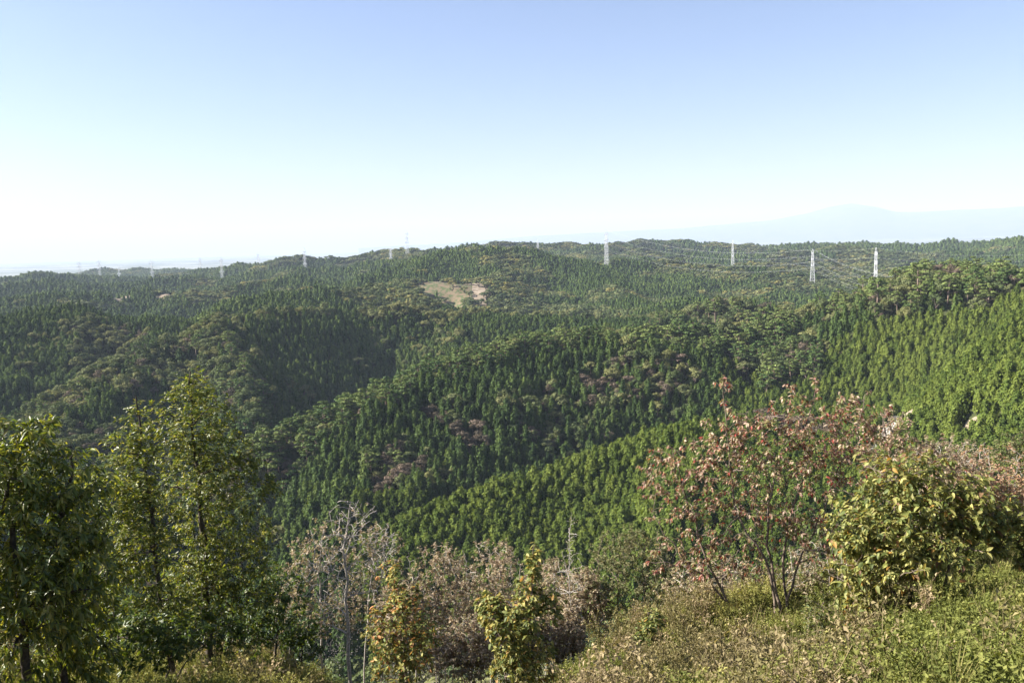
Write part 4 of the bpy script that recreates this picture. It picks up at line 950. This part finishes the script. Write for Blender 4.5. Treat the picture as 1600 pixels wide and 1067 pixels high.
plant('yellow_sapling', 'yellow-leaved sapling with orange tips right of the leafless grey tree', 'sapling',
      [[(640,1110,6.5),(632,1000,6.5),(622,920,6.5),(612,875,6.5)]],
      [(615,900,6.5,24,26),(635,940,6.5,36,30),(600,985,6.4,36,36),(655,1000,6.4,36,36),(625,1040,6.4,46,36)],
      170, 7, .066, P_YEL2 + [((.45, .22, .08), 2)], 64, ML_auto, MK_brown, wid=.46, droop=.6, single=180, nlimb=12, r0=.012, twig=.14)
plant('dark_sapling', 'small dark leafy sapling in the grass at the bottom centre', 'sapling',
      [[(1022,1012,6.4),(1020,985,6.4),(1015,955,6.4)]], [(1020,975,6.4,20,22),(1015,998,6.4,24,14)], 42, 6, .06, P_EVER + P_YEL, 65, ML_auto, MK_brown, wid=.46, droop=.5, nlimb=6, r0=.008)
plant('leafy_weed', 'bushy dark green weed below the right stems of the red tree', 'weed',
      [[(1290,1010,6.2),(1285,975,6.2),(1280,940,6.2)]], [(1280,965,6.2,30,30),(1290,1000,6.2,38,24)], 70, 7, .045, P_EVER2 + P_OLI, 66, ML_auto, MK_brown, wid=.46, droop=.4, nlimb=8, r0=.007, small=True)

# ------------------------------------------------------------------ meadow: herbs and grass nobody could count
M_herb = foliage_mat('herb_leaf', [(0, (.095, .115, .032)), (.35, (.17, .185, .05)), (.7, (.27, .25, .085)), (1, (.32, .25, .13))], rough=.6, trans=.3)
M_grass = foliage_mat('dry_grass', [(0, (.10, .11, .03)), (.5, (.24, .21, .08)), (1, (.36, .29, .15))], rough=.7, trans=.25)
def herb_src(seed):
    g = np.random.default_rng(seed); mb = MB(); tpl = small_leaf_template(.5)
    for s in range(16):
        a = g.uniform(0, 6.28); ln = g.uniform(.5, 1.1); le = g.uniform(.25, .75)
        t = np.linspace(0, 1, 4)[:, None]; b = np.array((math.cos(a), math.sin(a), 0)) * g.uniform(0, .22)
        P = b + np.array((math.cos(a) * le, math.sin(a) * le, 1)) * t * ln * np.array((1, 1, 1)) - np.array((0, 0, .25)) * t ** 2 * ln * le; tube(mb, P, np.linspace(.012, .005, 4), 3)
        k = 16; q = g.uniform(.15, 1, (k, 1)); LP = np.concatenate([np.interp(q, t[:, 0], P[:, i_]) for i_ in range(3)], 1)
        D, Y, Zv = frames(g.normal(0, 1, (k, 3)) + np.array((0, 0, .15)), g); TV, T3, T4 = tpl
        l_ = g.uniform(.07, .15, k); V = LP[:, None] + l_[:, None, None] * (TV[None, :, 0, None] * D[:, None] + TV[None, :, 1, None] * Y[:, None] + TV[None, :, 2, None] * Zv[:, None])
        mb.add(V.reshape(-1, 3), (np.arange(k)[:, None, None] * 4 + T3[None]).reshape(-1, 3))
    return bpy.data.objects.new('herb_source', mb.mesh('herb', M_herb))
def grass_src(seed):
    g = np.random.default_rng(seed); mb = MB()
    for s in range(16):
        a = g.uniform(0, 6.28); le = g.uniform(.1, .6); ln = g.uniform(.5, 1.15); t = np.linspace(0, 1, 5); o = np.array((math.cos(a), math.sin(a), 0)); sd = np.array((-o[1], o[0], 0))
        P = o * g.uniform(0, .1) + o * (le * t ** 1.6 * ln)[:, None] + np.array((0, 0, 1)) * (ln * (t - .3 * le * t ** 2))[:, None]; w_ = .011 * (1 - t * .9)
        V = np.concatenate([P + sd * w_[:, None], P - sd * w_[:, None]]); i = np.arange(4)
        mb.add(V, np.stack([i, i + 1, i + 6, i + 5], -1))
    return bpy.data.objects.new('grass_source', mb.mesh('grass', M_grass))
HS = [herb_src(200 + s) for s in range(5)]; GS = [grass_src(220 + s) for s in range(4)]
def meadow_pts(k, seed):
    g = np.random.default_rng(seed)
    y = np.sqrt(g.uniform(1.6 ** 2, 10.5 ** 2, k)); a = g.uniform(-.95, .95, k); x = y * a
    kp = (g.uniform(0, 1, k) < 1 - .85 * np.exp(-((a + .12) / .12) ** 4) * (y > 3.8)) & (g.uniform(0, 1, k) < np.interp(y, [1.6, 4, 10.5], [1, 1, .55])); x = x[kp]; y = y[kp]
    return x, y, gz(x, y), g
x, y, z, g = meadow_pts(19000, 301); nn_ = fbm(x * .8, y * .8, 61, 3)
q = x / y; tint = np.clip(.21 + .9 * (nn_ - .5) + .12 * g.normal(0, 1, len(x)) + .22 * np.exp(-((q - .2) / .14) ** 2) + .12 * (q < -.2) - .08 * (q > .38), 0, 1)
scatter('herb_undergrowth', HS, np.stack([x, y, z - .02], -1), g.uniform(.07, .20, len(x)) * (.35 + 1.5 * nn_ ** 1.5), g.uniform(0, 6.28, len(x)), tint, g.integers(0, 5, len(x)), tilt=g.normal(0, .12, (len(x), 2)), kind='stuff', label='small-leaved yellow-green herbs covering the near slope')
x, y, z, g = meadow_pts(6000, 302); nn_ = fbm(x * .8, y * .8, 63, 3); kp = nn_ > .42
x, y, z, nn_ = x[kp], y[kp], z[kp], nn_[kp]
scatter('meadow_grass', GS, np.stack([x, y, z - .02], -1), g.uniform(.12, .26, len(x)), g.uniform(0, 6.28, len(x)), np.clip(nn_ + .2 * g.normal(0, 1, len(x)), 0, 1), g.integers(0, 4, len(x)), kind='stuff', label='dry tan and green grass among the herbs')
# dry twiggy weeds standing above the herbs in patches
M_weed = foliage_mat('dry_weed', [(0, (.12, .115, .045)), (.5, (.21, .18, .085)), (1, (.30, .235, .14))], rough=.8, trans=.25)
def weed_src(seed):
    g = np.random.default_rng(seed); mb = MB(); tpl = small_leaf_template(.5)
    for s in range(7):
        a = g.uniform(0, 6.28); le = g.uniform(.05, .4); ln = g.uniform(.6, 1.1); t = np.linspace(0, 1, 5)[:, None]; d = np.array((math.cos(a) * le, math.sin(a) * le, 1.0))
        P = d * t * ln + g.normal(0, .015, (5, 3)); P[0] *= 0; tube(mb, P, np.linspace(.008, .003, 5), 3)
        for q in range(6):
            f = g.uniform(.3, .95); b = np.array([np.interp(f, t[:, 0], P[:, i_]) for i_ in range(3)]); e = b + unit(g.normal(0, 1, 3) * np.array((1, 1, .4)) + np.array((0, 0, .7))) * g.uniform(.1, .28); tube(mb, [b, e], [.004, .002], 3)
            k = 5; LP = b + (e - b) * g.uniform(.3, 1, (k, 1)); D, Y, Zv = frames(g.normal(0, 1, (k, 3)), g); TV, T3, T4 = tpl; l_ = g.uniform(.04, .09, k)
            V = LP[:, None] + l_[:, None, None] * (TV[None, :, 0, None] * D[:, None] + TV[None, :, 1, None] * Y[:, None] + TV[None, :, 2, None] * Zv[:, None]); mb.add(V.reshape(-1, 3), (np.arange(k)[:, None, None] * 4 + T3[None]).reshape(-1, 3))
    return bpy.data.objects.new('weed_source', mb.mesh('weed', M_weed))
WS = [weed_src(240 + s) for s in range(5)]
x, y, z, g = meadow_pts(4200, 303); nn_ = fbm(x * .9 + 3, y * .9, 65, 3); q = x / y
kp = (nn_ + .08 * np.exp(-((q - .22) / .12) ** 2) + .1 * (q < -.2) > .60) & (y > 3.2); x, y, z, nn_ = x[kp], y[kp], z[kp], nn_[kp]
scatter('dry_weeds', WS, np.stack([x, y, z - .02], -1), g.uniform(.16, .42, len(x)), g.uniform(0, 6.28, len(x)), np.clip(nn_ + .25 * g.normal(0, 1, len(x)), 0, 1), g.integers(0, 5, len(x)), tilt=g.normal(0, .15, (len(x), 2)), kind='stuff', label='dry brown twiggy weeds standing in the meadow')
print('leaves', FG)
